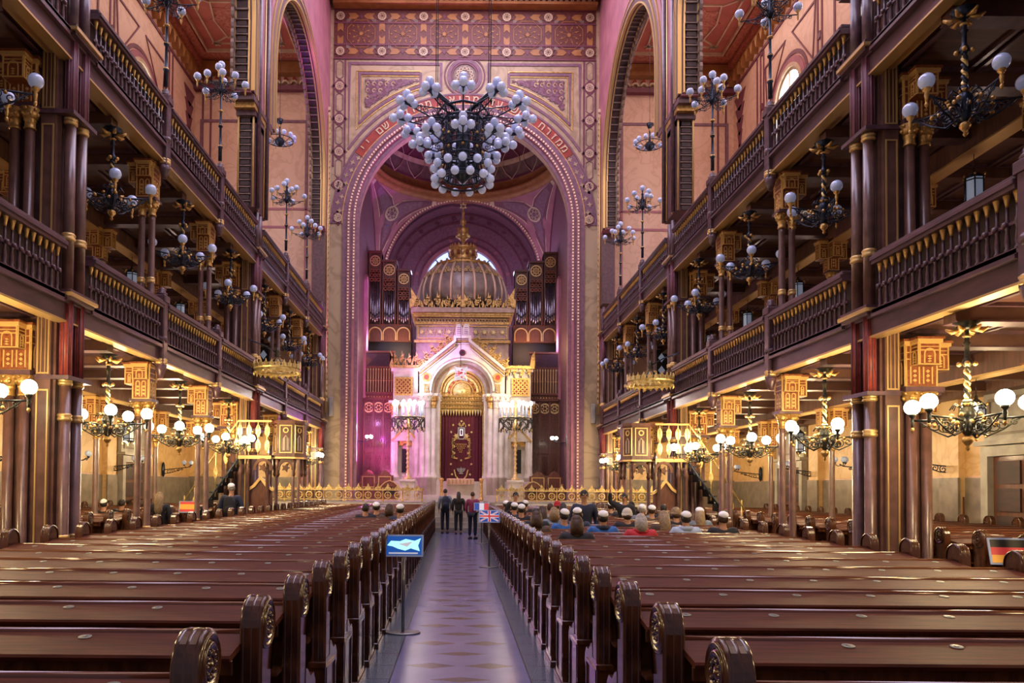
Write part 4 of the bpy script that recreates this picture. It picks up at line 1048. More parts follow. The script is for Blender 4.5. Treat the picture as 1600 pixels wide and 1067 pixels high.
# ================================================================== pews
PITCH = .85
def pew_end_meshes():
    """upright end with a ribbed scroll on top; origin at the foot below the scroll; the outer face looks to -x"""
    w = .053
    b = MB()       # scroll, a moulded half drum, then the post below
    xs = [(-w, -.018), (-w+.006, -.004), (-w+.022, 0), (-w+.03, -.012), (-w+.036, -.014), (-.012, -.004), (0, 0), (.012, -.004), (w-.036, -.014), (w-.03, -.012), (w-.022, 0), (w-.006, -.004), (w, -.018)]
    path = [(-.134, .62)]+[(-.134+.0*i, .8+.1*i) for i in range(1, 4)]+[(-.134*cos(a), 1.176+.134*sin(a)) for a in [pi*i/12 for i in range(13)]]+[(.134, 1.10), (.115, 1.02), (.09, .94)]
    vs = []
    for (y, z) in path:
        for x, d in xs:
            cy_, cz = (0, 1.176) if z > 1.176 else (0, z); l = math.hypot(y-cy_, z-cz) or 1
            vs.append((x, cy_+(y-cy_)*(1+d/l), cz+(z-cz)*(1+d/l)))
    k = len(xs)
    b.add(vs, [(i*k+j, i*k+j+1, (i+1)*k+j+1, (i+1)*k+j) for i in range(len(path)-1) for j in range(k-1)], 'pewdark', True)
    side = [(-.132, .62)]+[(-.132*cos(a), 1.176+.132*sin(a)) for a in [pi*i/12 for i in range(13)]]+[(.132, 1.10), (.115, 1.02), (.09, .94), (.09, .62)]
    b.prism(side, lambda u, v, d: (d, u, v), -w+.012, w-.012, 'pewdark')
    # lower board reaching forward to the seat, with a stepped plinth
    low = [(-.125, .06), (-.125, .64), (.09, .64), (.10, .74), (.16, .72), (.24, .66), (.34, .66), (.40, .60), (.40, .54), (.36, .50), (.34, .40), (.36, .2), (.40, .06)]
    b.prism(low, lambda u, v, d: (d, u, v), -.045, .045, 'pewdark')
    b.box(-.062, .062, -.15, .44, 0, .07, 'pewdark', .008); b.box(-.052, .052, -.135, -.1, .07, .62, 'pewdark')
    b.stroke([(-.09, .12), (-.09, .58), (.28, .58), (.28, .12)], .02, lambda u, v, d: (-.045-d, u, v), 0, .012, 'pewdark', True)
    b.stroke([(-.08, .12), (-.08, .58), (.28, .58), (.28, .12)], .02, lambda u, v, d: (.045+d, u, v), 0, .012, 'pewdark', True)
    b.box(-.06, .06, -.16, -.13, .60, .64, 'pewdark', .006); b.box(-.055, .055, -.155, -.12, .30, .33, 'pewdark')
    r = MB()
    r.lathe([(.118, 0), (.118, .012), (.106, .018), (.097, .006), (.088, .006), (.082, .016), (.07, .018), (.062, .005), (.03, .005), (.026, .014), (.0001, .022)], 'pewdark', (0, 0, 0), 20, axis='x')
    for i in range(10): a = i*pi/5; r.sphere((.01, .046*cos(a), .046*sin(a)), .013, 'pewdark', 5, 4)
    return b, r
ENDB, ROSB = pew_end_meshes()
end_me = ros_me = plate_me = None
def make_pew(x0, x1, nplates):
    """origin: middle of the pew at the floor under the top rail; people sit on the far side and face the ark"""
    global end_me, ros_me, plate_me
    t = thing('pew', 'x', 'pew'); h = (x1-x0)/2-.04
    b = MB(); b.box(-h, h, -.02, .02, .10, 1.06, 'pewdark')
    n = int(2*h/.5)
    for i in range(n+1): x = -h+.04+(2*h-.08)*i/n; b.box(x-.03, x+.03, -.035, -.02, .12, 1.04, 'pewdark')
    b.box(-h, h, -.035, -.02, .12, .22, 'pewdark'); b.box(-h, h, -.035, -.02, .92, 1.02, 'pewdark'); b.build('backrest', t)
    b = MB(); ya, yb = -.29, .0; za, zb_ = 1.085, 1.125
    vs = [(x, y, z) for x in (-h, h) for y, z in ((ya, za-.03), (ya-.008, za-.012), (ya, za), (yb, zb_), (yb, zb_-.03))]
    b.add(vs, [(0, 1, 6, 5), (1, 2, 7, 6), (2, 3, 8, 7), (3, 4, 9, 8), (4, 0, 5, 9), (4, 3, 2, 1, 0), (5, 6, 7, 8, 9)], 'pewwood')
    b.box(-h, h, ya+.02, ya+.045, za-.09, za-.03, 'pewdark'); b.build('book_ledge', t)
    b = MB(); b.lathe([(.022, -h), (.022, h)], 'pewrail', (0, .022, 1.122), 8, axis='x'); b.build('top_rail', t)
    b = MB(); b.box(-h, h, .05, .44, .42, .455, 'pewwood', .01); b.box(-h, h, .38, .40, .30, .42, 'pewdark'); b.build('seat', t)
    b = MB(); b.box(-h, h, -.27, -.02, .78, .80, 'pewdark')
    for i in range(1, n): x = -h+2*h*i/n; b.box(x-.012, x+.012, -.25, -.03, .80, 1.07, 'pewdark')
    b.build('book_shelf', t)
    for s in (-1, 1):
        if end_me is None: o = ENDB.build('pew_end', t); end_me = o.data; r = ROSB.build('rosette', o); ros_me = r.data
        else: o = link('pew_end', end_me, t); r = link('rosette', ros_me, o)
        o.location = (s*(h+.045), 0, 0); r.location = (.041, 0, 1.176)
        if s < 0: o.rotation_euler = (0, 0, 0); r.rotation_euler = (0, 0, pi); r.location = (-.041, 0, 1.176)
    if nplates:
        sp = 2*h/nplates; sl = math.atan2(.04, .29)
        for i in range(nplates):
            if plate_me is None:
                b = MB(); b.lathe([(.030, 0), (.030, .003), (.026, .004), (.0001, .004)], 'plate', (0, 0, 0), 18); b.lathe([(.014, .0045), (.0001, .0046)], 'steel', (0, 0, 0), 8)
                o = b.build('number_plate', t); plate_me = o.data
            else: o = link('number_plate', plate_me, t)
            o.location = (-h+sp*(i+.55), -.065, 1.1165); o.rotation_euler = (sl, 0, 0)
    return t
NROW = 32
cen = make_pew(.99, 5.2, 8); sidep = make_pew(7.22, 11.5, 0)
f1 = f2 = True
for s in (-1, 1):
    for i in range(NROW):
        y = 2.83+PITCH*i-(.05 if s < 0 else 0)
        x = AX+s*(.99+5.2)/2
        row = nth(i)
        lab = 'glossy brown pew directly %s of the central aisle, %s row from the near end' % (SIDE[s], row)
        sc_ = (1, 1, 1.012 if s < 0 else .99)
        if f1: set_loc(cen, (x, y, 0)); cen.scale = sc_; cen['label'] = lab; cen['group'] = 'central pews'; f1 = False
        else: copy_thing(cen, lab, (x, y, 0), scale=sc_)
        if i >= 6 and i < 31 and not 20.0 < y < 22.2:
            x = AX+s*(7.22+11.5)/2; lab = 'side pew beyond the %s columns, level with the %s central row' % (SIDE[s], row)
            if f2: set_loc(sidep, (x, y, 0)); sidep['label'] = lab; sidep['group'] = 'side pews under the galleries'; f2 = False
            else: copy_thing(sidep, lab, (x, y, 0))

# ================================================================== the ark
YK = 36.0
def crest(b, pts, h, fn, d0, d1, m='gold', step=.36):
    """row of curling gilded leaves along a line"""
    for (u0, v0), (u1, v1) in zip(pts, pts[1:]):
        L_ = math.hypot(u1-u0, v1-v0); n = max(1, round(L_/step)); an = atan2(v1-v0, u1-u0); c, s_ = cos(an), sin(an)
        T = lambda a_, e_: (u0+a_*c-e_*s_, v0+a_*s_+e_*c)
        for i in range(n):
            a = L_*(i+.5)/n; hh = h*(.85+.3*((i*7) % 3)/2); r = L_/n*.36; sg = 1 if i % 2 else -1
            cu, cv = T(a, hh*.42)
            b.arcband(cu, cv, r*.62, r*.95, an+(.2 if sg > 0 else pi-.2), an+(.2 if sg > 0 else pi-.2)+sg*4.6, fn, d0, d1, m, 10)
            b.arcband(cu, cv, r*.15, r*.4, 0, 2*pi, fn, d0, d1, m, 8)
            p = [T(a-r*.55, hh*.6), T(a-r*.1, hh*.72), T(a+r*.0, hh*1.1), T(a+r*.25, hh*.75), T(a+r*.75, hh*.85), T(a+r*.5, hh*.5), T(a, hh*.45)]
            b.prism(p[::-1], fn, d0, d1, m)
            p = [T(a+L_/n*.5-r*.3, 0), T(a+L_/n*.5, hh*.55), T(a+L_/n*.5+r*.3, 0)]; b.prism(p[::-1], fn, d0, d1, m)
ark = thing('torah_ark', 'white and gold domed ark with burgundy curtain standing at the far end of the hall', 'ark', (XC, YK, PLAT))
def AB(): b = MB(); b.xf = Matrix.Translation((-XC, -YK, -PLAT)); return b
K = lambda px, py, Y=YK: (PX(px, py, Y), PZ(py, Y))
def KX(px, Y=YK): return XC+(px-720.5)*Y/1180
b = AB()
b.box(KX(606), KX(834), YK-1.0, 38.0, PLAT, PLAT+.25, 'stone'); b.box(KX(612), KX(828), YK-.7, 37.95, PLAT+.25, PZ(752, YK), 'stone'); b.build('plinth', ark)
yf = YK; fw = fnF(yf); fp = fnF(yf-.45)
for s in (-1, 1):
    m = lambda px: KX(720.5+s*px)
    x0, x1 = sorted((m(66), m(111)))
    b = AB(); b.box(x0+.1, x1-.1, yf, yf+1.9, PLAT+.3, PZ(578, YK), 'stone')
    b.box(x0, x1, yf-.12, yf+1.95, PZ(581, YK), PZ(576, YK), 'stone'); b.box(x0-.06, x1+.06, yf-.2, yf+1.95, PZ(576, YK), PZ(572, YK), 'gold')
    b.box(x0, x1, yf-.05, yf+.2, PLAT+.3, PLAT+.75, 'stone')
    # aedicule with a dark little doorway
    c = m(88); z0, z1 = PZ(752, YK), PZ(690, YK)
    b.box(c-.52, c-.34, yf-.3, yf, z0, z1, 'stone'); b.box(c+.34, c+.52, yf-.3, yf, z0, z1, 'stone')
    b.prism([(c-.6, z1), (c+.6, z1), (c, z1+.62)], fw, 0, .34, 'stone'); b.stroke([(c-.62, z1), (c, z1+.66), (c+.62, z1)], .07, fw, .3, .4, 'gold')
    b.prism([(c-.16, z0+.4), (c+.16, z0+.4), (c+.16, PZ(702, YK)), (c-.16, PZ(702, YK))], fw, 0, .03, 'dark'); b.arcband(c, PZ(697, YK), .1, .34, 0, pi, fw, 0, .16, 'gold', 14)
    b.build('side_wing', ark)
    b = AB(); c = m(91.5); zc_ = PZ(604.5, YK); r = .4
    b.prism([(c-r, zc_-r), (c+r, zc_-r), (c+r, zc_+r), (c-r, zc_+r)], fw, 0, .03, 'redpaint'); b.stroke([(c-r, zc_-r), (c+r, zc_-r), (c+r, zc_+r), (c-r, zc_+r)], .07, fw, .03, .09, 'gold', True)
    for k in range(4):
        for j in range(4): b.arcband(c-.3+k*.2, zc_-.3+j*.2, .05, .10, 0, 2*pi, fw, .03, .08, 'gold', 8)
    b.build('gold_grille', ark)
    b = AB(); crest(b, [K(720.5+s*111, 571), K(720.5+s*88, 571), K(720.5+s*66, 571)], .62, fw, -.1, .15, 'gold', .36); crest(b, [K(720.5+s*111, 571), K(720.5+s*66, 571)], .36, fw, -.06, .12, 'gold', .2)
    u = m(110); b.prism([(u-.12, PZ(572, YK)), (u+.12, PZ(572, YK)), (u+s*.1, PZ(549, YK)), (u-s*.05, PZ(556, YK))], fw, -.05, .16, 'gold'); b.build('wing_crest', ark)
    # round columns: two on the wing, four clustered on the portal
    for px, r_, gold, Yc in ((105, .16, 1, yf-.18), (69, .13, 0, yf-.3), (60, .14, 0, yf-.62), (52, .13, 0, yf-.7), (44, .13, 1, yf-.62), (37, .10, 0, yf-.35)):
        b = AB(); zt = PZ(640, YK) if px != 105 else PZ(650, YK)
        b.lathe([(r_*1.5, PLAT+.25), (r_*1.5, PLAT+1.0), (r_*1.7, PLAT+1.03), (r_*1.7, PLAT+1.12), (r_*1.3, PLAT+1.16), (r_*1.35, PLAT+1.24), (r_, PLAT+1.3), (r_*.96, zt)], 'stone', (m(px), Yc, 0), 14)
        o = b.build('column', ark)
        b = AB(); mm = 'gold' if gold else 'stone'
        leaf_capital(b, m(px), Yc, zt, zt+.55, r_*.95, mm); b.box(m(px)-r_*1.6, m(px)+r_*1.6, Yc-r_*1.6, Yc+r_*1.6, zt+.55, zt+.68, 'stone'); b.build('capital', o)
    b = AB(); b.box(min(m(34), m(66)), max(m(34), m(66)), yf-.5, yf, PLAT+.3, PZ(625, YK), 'stone'); b.build('pier', ark)
# portal wall with gable and round arch
b = AB(); r1 = 48*YK/1180; ca, cz = XC, PZ(613, YK); n = 32
topz = lambda px: PZ(529, YK) if abs(px) < 11 else PZ(534+(abs(px)-11)*(578-534)/54.0, YK)
y0, y1 = yf-.5, yf
xe = 66*YK/1180
def ptop(x): return topz((x-XC)*1180/YK)
for s in (-1, 1):
    x0, x1 = sorted((XC+s*r1, XC+s*xe)); b.box(x0, x1, y0, y1, PZ(625, YK), cz, 'stone')
    vs = [(x, y, z) for y in (y0, y1) for x, z in ((XC+s*r1, cz), (XC+s*xe, cz), (XC+s*xe, ptop(XC+s*xe)), (XC+s*r1, ptop(XC+s*r1)))]
    b.add(vs, [(0, 1, 2, 3), (7, 6, 5, 4), (2, 6, 7, 3), (1, 5, 6, 2)], 'stone')
pts = [(XC-r1*cos(pi*i/n), cz+r1*sin(pi*i/n)) for i in range(n+1)]
for (a, c), (d, e) in zip(pts, pts[1:]):
    vs = [(p, y, q) for y in (y0, y1) for p, q in ((a, c), (d, e), (d, ptop(d)), (a, ptop(a)))]
    b.add(vs, [(0, 1, 2, 3), (7, 6, 5, 4), (0, 4, 5, 1), (3, 2, 6, 7)], 'stone')
b.build('gable', ark)
fy = fnF(y0); b = AB()
gl = [(XC-xe, ptop(XC-xe)), (XC-11.5*YK/1180, PZ(535, YK)), (XC-11.5*YK/1180, PZ(529, YK)), (XC+11.5*YK/1180, PZ(529, YK)), (XC+11.5*YK/1180, PZ(535, YK)), (XC+xe, ptop(XC+xe))]
for off, w_, d, m_ in ((-.05, .12, .22, 'stone'), (-.17, .07, .16, 'arkbox'), (-.25, .05, .14, 'gold'), (-.34, .05, .08, 'stone')):
    b.stroke([(u*1.0, v+off) for u, v in gl], w_, fy, 0, d, m_)
b.arcband(XC, cz, r1-.02, r1+.07, 0, pi, fy, 0, .1, 'stone', 32); b.arcband(XC, cz, r1+.1, r1+.13, 0, pi, fy, 0, .05, 'arkbox', 32)
b.arcband(XC, PZ(554, YK), .07, .15, 0, 2*pi, fy, 0, .06, 'velvet', 16); b.arcband(XC, PZ(554, YK), .0+.01, .08, 0, 2*pi, fy, 0, .05, 'dark', 12)
for s in (-1, 1):
    c = KX(720.5+s*55); b.arcband(c, PZ(592, YK), .12, .22, 0, 2*pi, fy, 0, .05, 'gold', 16); b.arcband(c, PZ(592, YK), .01, .12, 0, 2*pi, fy, 0, .04, 'redband', 12)
    b.stroke([(c-.1, PZ(621, YK)), (c+.1, PZ(621, YK)), (c+.1, PZ(603, YK)), (c-.1, PZ(603, YK))], .04, fy, 0, .05, 'gold', True)
    for k in range(4): b.star(c, PZ(606+k*4, YK), .06, .03, 4, fy, 0, .05, 'gold')
b.build('gable_moulding', ark)
for g0 in (0, 4): b = AB(); crest(b, [gl[g0], gl[g0+1]], .56, fy, -.3, -.05, 'gold', .46); crest(b, [gl[g0], gl[g0+1]], .3, fy, -.26, -.03, 'gold', .24); b.build('gable_crest', ark)
b = AB()
for s in (-1, 1):
    c = XC+s*.17; b.prism([(c-.15, PZ(529, YK)), (c+.15, PZ(529, YK)), (c+.15, PZ(513, YK))]+[(c+.15*cos(pi*i/8), PZ(513, YK)+.15*sin(pi*i/8)) for i in range(9)], fy, -.3, -.05, 'marble' if 0 else 'stone')
    b.arcband(c, PZ(513, YK), .15, .19, 0, pi, fy, -.32, -.03, 'gold', 10)
    for k in range(5): b.stroke([(c-.09, PZ(527-k*3, YK)), (c+.09, PZ(527-k*3, YK))], .025, fy, -.05, -.035, 'mauve')
b.build('tablets_of_the_law', ark)
# recessed arch, gilded tympanum and curtain
b = AB(); fr = fnF(yf)
for r0, r2, d, m_ in ((1.34, 1.48, .30, 'stone'), (1.20, 1.34, .12, 'arkbox'), (1.06, 1.20, .05, 'stone'), (.98, 1.06, .10, 'gold')):
    b.arcband(XC, cz, r0, r2, 0, pi, fr, -.2, d, m_, 32)
    for s in (-1, 1):
        x0, x1 = sorted((XC+s*r0, XC+s*r2)); b.box(x0, x1, yf-d, yf+.2, PLAT+.3, cz, m_)
for i in range(22): a = pi*(i+.5)/22; b.sphere((XC+1.27*cos(a), yf-.14, cz+1.27*sin(a)), .035, 'gold', 6, 4)
b.build('portal_arch', ark)
b = AB(); ft = fnF(yf+.1)
b.prism([(XC-1.0, PZ(640, YK)), (XC+1.0, PZ(640, YK)), (XC+1.0, cz)]+[(XC+1.0*cos(pi*i/20), cz+1.0*sin(pi*i/20)) for i in range(21)], ft, -.1, 0, 'gold')
for r0, r2, d, m_ in ((.84, .94, .1, 'gold'), (.70, .80, .06, 'goldpale'), (.5, .56, .08, 'gold')): b.arcband(XC, cz, r0, r2, 0, pi if r0 > .6 else 2*pi, ft, 0, d, m_, 28)
b.lathe([(.42, 0), (.40, .04), (.36, .05), (.0001, .06)][::-1], 'goldpale', (XC, yf+.04, cz+.05), 20, axis='y')
for i in range(16):
    a = pi*i/15; b.arcband(XC+.63*cos(a), cz+.63*sin(a), .03, .06, 0, 2*pi, ft, 0, .07, 'redpaint' if i % 2 else 'gold', 8)
for j, z in enumerate((PZ(619, YK), PZ(625, YK), PZ(631, YK), PZ(637, YK))):
    b.stroke([(XC-.98, z), (XC+.98, z)], .05, ft, 0, .12+.02*j, 'gold')
    for i in range(15): b.star(XC-.91+i*.13, z-.1, .05, .025, 4, ft, 0, .1, 'goldpale')
for i in range(15):
    x = XC-.91+i*.13; b.prism([(x-.06, PZ(640, YK)), (x, PZ(650, YK)), (x+.06, PZ(640, YK))], ft, .02, .14, 'goldpale')
b.build('gilded_tympanum', ark)
b = AB(); nu, nv = 72, 6; zt, zb_ = PZ(641, YK), PZ(757, YK); vs = []
for j in range(nv+1):
    for i in range(nu+1):
        u = i/nu; vs.append((XC-.99+1.98*u, yf+.06+.035*cos(u*2*pi*13)*(1-.6*(.12 < u < .88)), zt+(zb_-zt)*j/nv))
b.add(vs, [(j*(nu+1)+i, (j+1)*(nu+1)+i, (j+1)*(nu+1)+i+1, j*(nu+1)+i+1) for j in range(nv) for i in range(nu)], 'velvet', True)
cur = b.build('curtain', ark)
b = AB(); fc = fnF(yf+.03)
q = lambda px, py: (KX(720+px-719), PZ(py, YK))
def st(px, py, r=.05, k=5): u, v = q(px, py); b.star(u, v, r, r*.45, k, fc, 0, .02, 'goldpale')
for px, py in ((719, 658), (706, 664), (731, 664), (703, 675), (735, 675), (703, 725), (735, 725), (719, 719), (705, 741), (733, 741)): st(px, py, .07)
u, v = q(719, 675); b.stroke([(u-.15, v-.24), (u-.1, v-.33), (u+.1, v-.33), (u+.15, v-.24), (u+.15, v+.2), (u-.15, v+.2)], .05, fc, 0, .03, 'silver', True); b.stroke([(u-.06, v-.15), (u+.06, v-.15), (u+.06, v+.12), (u-.06, v+.12)], .05, fc, 0, .03, 'flagwhite', True)
crest(b, [(u-.2, v+.26), (u+.2, v+.26)], .25, fc, 0, .03, 'goldpale', .2)
for s in (-1, 1):
    u, v = q(719+s*13, 700); b.stroke([(u, v-.45), (u, v+.45), (u-s*.25, v+.45)], .07, fc, 0, .03, 'gold'); b.stroke([(u, v-.45), (u-s*.22, v-.5)], .07, fc, 0, .03, 'gold')
    for k in range(6): b.star(u-s*.05*(k % 2), v-.4+k*.16, .09, .04, 5, fc, 0, .03, 'goldpale')
    u2, v2 = q(719+s*8, 681); b.star(u2, v2, .15, .07, 6, fc, 0, .03, 'goldpale')
    u, v = q(719, 742); b.stroke([(u+s*.12, v-.2), (u+s*.25, v-.05), (u+s*.33, v+.25)], .05, fc, 0, .03, 'goldpale')
for k in range(5):
    u, v = q(719, 694+k*3.0); w_ = (.28, .24, .2, .15, .09)[k]
    for i in range(int(w_/.04)): b.prism([(u-w_+i*.08, v-.025), (u-w_+i*.08+.05, v-.025), (u-w_+i*.08+.04, v+.03), (u-w_+i*.08, v+.03)], fc, 0, .025, 'gold')
u, v = q(719, 733)
for k in range(3): b.arcband(u, v+.05, .05+.06*k, .08+.06*k, pi, 2*pi, fc, 0, .03, 'silver', 10)
b.stroke([(u, v+.1), (u, v-.2)], .03, fc, 0, .03, 'silver'); b.stroke([(u-.1, v-.2), (u+.1, v-.2)], .04, fc, 0, .03, 'silver')
b.build('embroidery', cur)
for s in (-1, 1):
    b = AB(); b.lathe([(.10, PLAT), (.10, PLAT+.1)]+[(.055+.02*(i % 2), PLAT+.12+.055*i) for i in range(14)]+[(.09, PLAT+.9), (.12, PLAT+1.0), (.04, PLAT+1.05)], 'gold', (KX(720.5+s*30), yf-1.25, 0), 10); b.build('gold_post', ark)
b = AB(); b.box(KX(698), KX(740), yf-1.0, yf-.6, PZ(757, YK), PZ(748, YK), 'marblewarm', .03)
for i in range(7): b.box(KX(701+i*5.5), KX(702.5+i*5.5), yf-1.04, yf-1.0, PZ(756, YK), PZ(749, YK), 'gold')
b.build('reading_desk', ark)
# upper box with flared cornice and crest
YB2 = 36.8; bx = lambda px: KX(px, YB2); fb = fnF(YB2)
b = AB(); zt, zb_ = PZ(505, YB2), PZ(590, YB2); b.box(bx(648), bx(793), YB2, YB2+4.1, zb_, zt, 'arkbox'); b.box(bx(655), bx(786), YB2+.2, YB2+4, PLAT, zb_, 'arkbox'); b.box(bx(645), bx(796), YB2-.1, YB2+4.2, PZ(536, YB2), PZ(532, YB2), 'gold')
b.stroke([(bx(651), PZ(529, YB2)), (bx(790), PZ(529, YB2)), (bx(790), PZ(510, YB2)), (bx(651), PZ(510, YB2))], .05, fb, 0, .05, 'gold', True)
for i in range(10):
    if i in (4, 5): continue
    u = bx(657+i*14); b.star(u, PZ(519, YB2), .17, .06, 8, fb, 0, .05, 'goldpale'); b.stroke([(u+.18, PZ(525, YB2)), (u+.26, PZ(513, YB2))], .03, fb, 0, .04, 'gold')
b.build('upper_box', ark)
b = AB()
for py0, py1, e, m_ in ((507, 503, .05, 'gold'), (503, 496, .0, 'arkbox'), (496, 493, .14, 'gold'), (493, 489.5, .18, 'gold'), (489.5, 482, .26, 'arkbox')):
    b.box(bx(648)-e, bx(793)+e, YB2-e, YB2+4.1+e, PZ(py0, YB2), PZ(py1, YB2), m_)
for i in range(30): b.arcband(bx(650)+i*.151+.05, PZ(500.5, YB2), .04, .065, 0, pi, fb, 0, .12, 'gold', 6); b.box(bx(650)+i*.151-.015, bx(650)+i*.151+.01, YB2-.12, YB2, PZ(504, YB2), PZ(500.5, YB2), 'gold')
b.build('cornice', ark)
b = AB(); fcr = fnF(YB2-.2); zc0 = PZ(482, YB2)
crest(b, [(bx(641), zc0), (bx(720.5), zc0), (bx(800), zc0)], .62, fcr, -.12, .1, 'gold', .5); crest(b, [(bx(641), zc0), (bx(800), zc0)], .36, fcr, -.1, .08, 'gold', .27)
for px, h_ in ((641, .95), (720.5, .75), (800, .95)):
    u = bx(px); sg = 0 if px == 720.5 else (1 if px < 700 else -1)
    pl = [(u-.10, zc0), (u+.10, zc0), (u+.10+.1*(sg > 0), zc0+.4*h_), (u+.28*(sg >= 0), zc0+.42*h_), (u-sg*.06, zc0+h_), (u-.28*(sg <= 0), zc0+.42*h_), (u-.10-.1*(sg < 0), zc0+.4*h_)]
    b.prism(pl, fcr, -.14, .14, 'gold')
for sx_ in (-1, 1):
    x = bx(720.5+sx_*80); fs_ = lambda u, v, d: (x-sx_*d, u, v); crest(b, [(YB2-.2, zc0), (YB2+4.3, zc0)], .5, fs_, -.08, .08, 'gold', .45)
b.build('gilded_crest', ark)
# dome, crown and finial
YD = 38.7; dm = lambda r: r*YD/1180; dz = lambda py: PZ(py, YD)
b = AB(); b.lathe([(dm(67), dz(484)), (dm(68.5), dz(465)), (dm(67), dz(455)), (dm(63.5), dz(444)), (dm(57.5), dz(435)), (dm(51.5), dz(428)), (dm(46), dz(423))], 'domeglass', (XC, YD, 0), 48); dome = b.build('dome', ark)
b = AB()
pr = [(68, 484), (69.5, 465), (68, 455), (64.3, 444), (58.3, 435), (52, 427.5), (46, 422.5)]
for k in range(24):
    a = k*2*pi/24; b.tube([(XC+dm(r)*cos(a), YD+dm(r)*sin(a), dz(p)) for r, p in pr], .07, 'ribtan', 6)
for k in range(24):
    a = (k+.5)*2*pi/24; r = dm(61); c = Vector((XC+r*cos(a), YD+r*sin(a), dz(438))); u = Vector((-sin(a), cos(a), 0)); v = Vector((-cos(a)*.5, -sin(a)*.5, .85)); nn = Vector((cos(a), sin(a), .5)).normalized()
    ff = lambda p_, q_, d: c+u*p_+v*q_+nn*d
    for t, z in ((-.12, -.05), (.12, -.05), (0, .12)): b.arcband(t, z, .05, .085, 0, 2*pi, ff, 0, .05, 'goldpale', 8)
b.build('dome_ribs', dome)
b = AB(); b.lathe([(dm(44), dz(423)), (dm(47), dz(420)), (dm(44), dz(417)), (dm(36), dz(416)), (dm(22), dz(414)), (dm(19.5), dz(406)), (dm(21), dz(392)), (dm(23), dz(390)), (dm(19), dz(388)), (dm(8), dz(384))], 'gold', (XC, YD, 0), 32)
for k in range(20):
    a = k*pi/10; b.sphere((XC+dm(20.5)*cos(a), YD+dm(20.5)*sin(a), dz(399)), .09, 'goldpale' if k % 2 else 'brownpanel', 8, 6, 1.6); b.lathe([(.05, dz(391)), (.07, dz(388)), (.01, dz(384))], 'gold', (XC+dm(20.5)*cos(a), YD+dm(20.5)*sin(a), 0), 6)
    b.sphere((XC+dm(41)*cos(a), YD+dm(41)*sin(a), dz(416)), .08, 'gold', 7, 5, 1.2)
b.build('dome_crown', ark)
b = AB(); b.lathe([(.16, dz(385)), (.08, dz(379)), (.2, dz(374)), (.27, dz(371)), (.2, dz(368)), (.3, dz(366)), (.26, dz(360)), (.28, dz(357)), (.1, dz(356)), (.08, dz(352)), (.15, dz(350)), (.16, dz(345)), (.06, dz(341)), (.05, dz(336)), (.1, dz(333)), (.04, dz(330)), (.03, dz(327))], 'gold', (XC, YD, 0), 14)
fz = fnF(YD)
for rr in (0, pi/3): b.stroke([(XC+.17*cos(pi/2+rr+k*2*pi/3), dz(322)+.17*sin(pi/2+rr+k*2*pi/3)) for k in range(3)], .035, fz, -.03, .03, 'goldpale', True)
for k in range(8): a = k*pi/4; b.sphere((XC+.3*cos(a), YD+.3*sin(a), dz(369)), .09, 'goldpale', 6, 5)
b.build('finial', ark)

# eternal light: star shaped lamp hanging in front of the gable
e = P(718.5, 584, 33.6)
t = thing('eternal_light', 'white spiked star lamp with a red glass cube hanging before the ark', 'hanging lamp', (e.x, 33.6, e.z))
b = MB(); v8 = .14; b.box(-v8, v8, -v8, v8, -v8, v8, 'flagred'); b.xf = None; o = b.build('red_glass', t); o.rotation_euler = (0, .78, .5)
b = MB()
for ax in ((1, 0, 0), (-1, 0, 0), (0, 1, 0), (0, -1, 0), (0, 0, 1), (0, 0, -1)):
    n_v = Vector(ax); u = n_v.orthogonal().normalized(); w_ = n_v.cross(u); base = [n_v*.10+(u*a_+w_*c_)*.15 for a_, c_ in ((1, 1), (-1, 1), (-1, -1), (1, -1))]
    for i in range(4): b.tube([base[i], n_v*.46], [.014, .006], 'flagwhite', 4); b.tube([base[i], base[(i+1) % 4]], .014, 'flagwhite', 4)
    b.add([n_v*.46, base[0], base[1], base[2], base[3]], [(0, 1, 2), (0, 3, 4)], 'flagwhite')
o = b.build('star_points', t); o.rotation_euler = (0, .78, .3)
b = MB(); b.rod((0, 0, .3), (0, 0, 9.6), .012, 'iron', 4); b.build('chain', t)

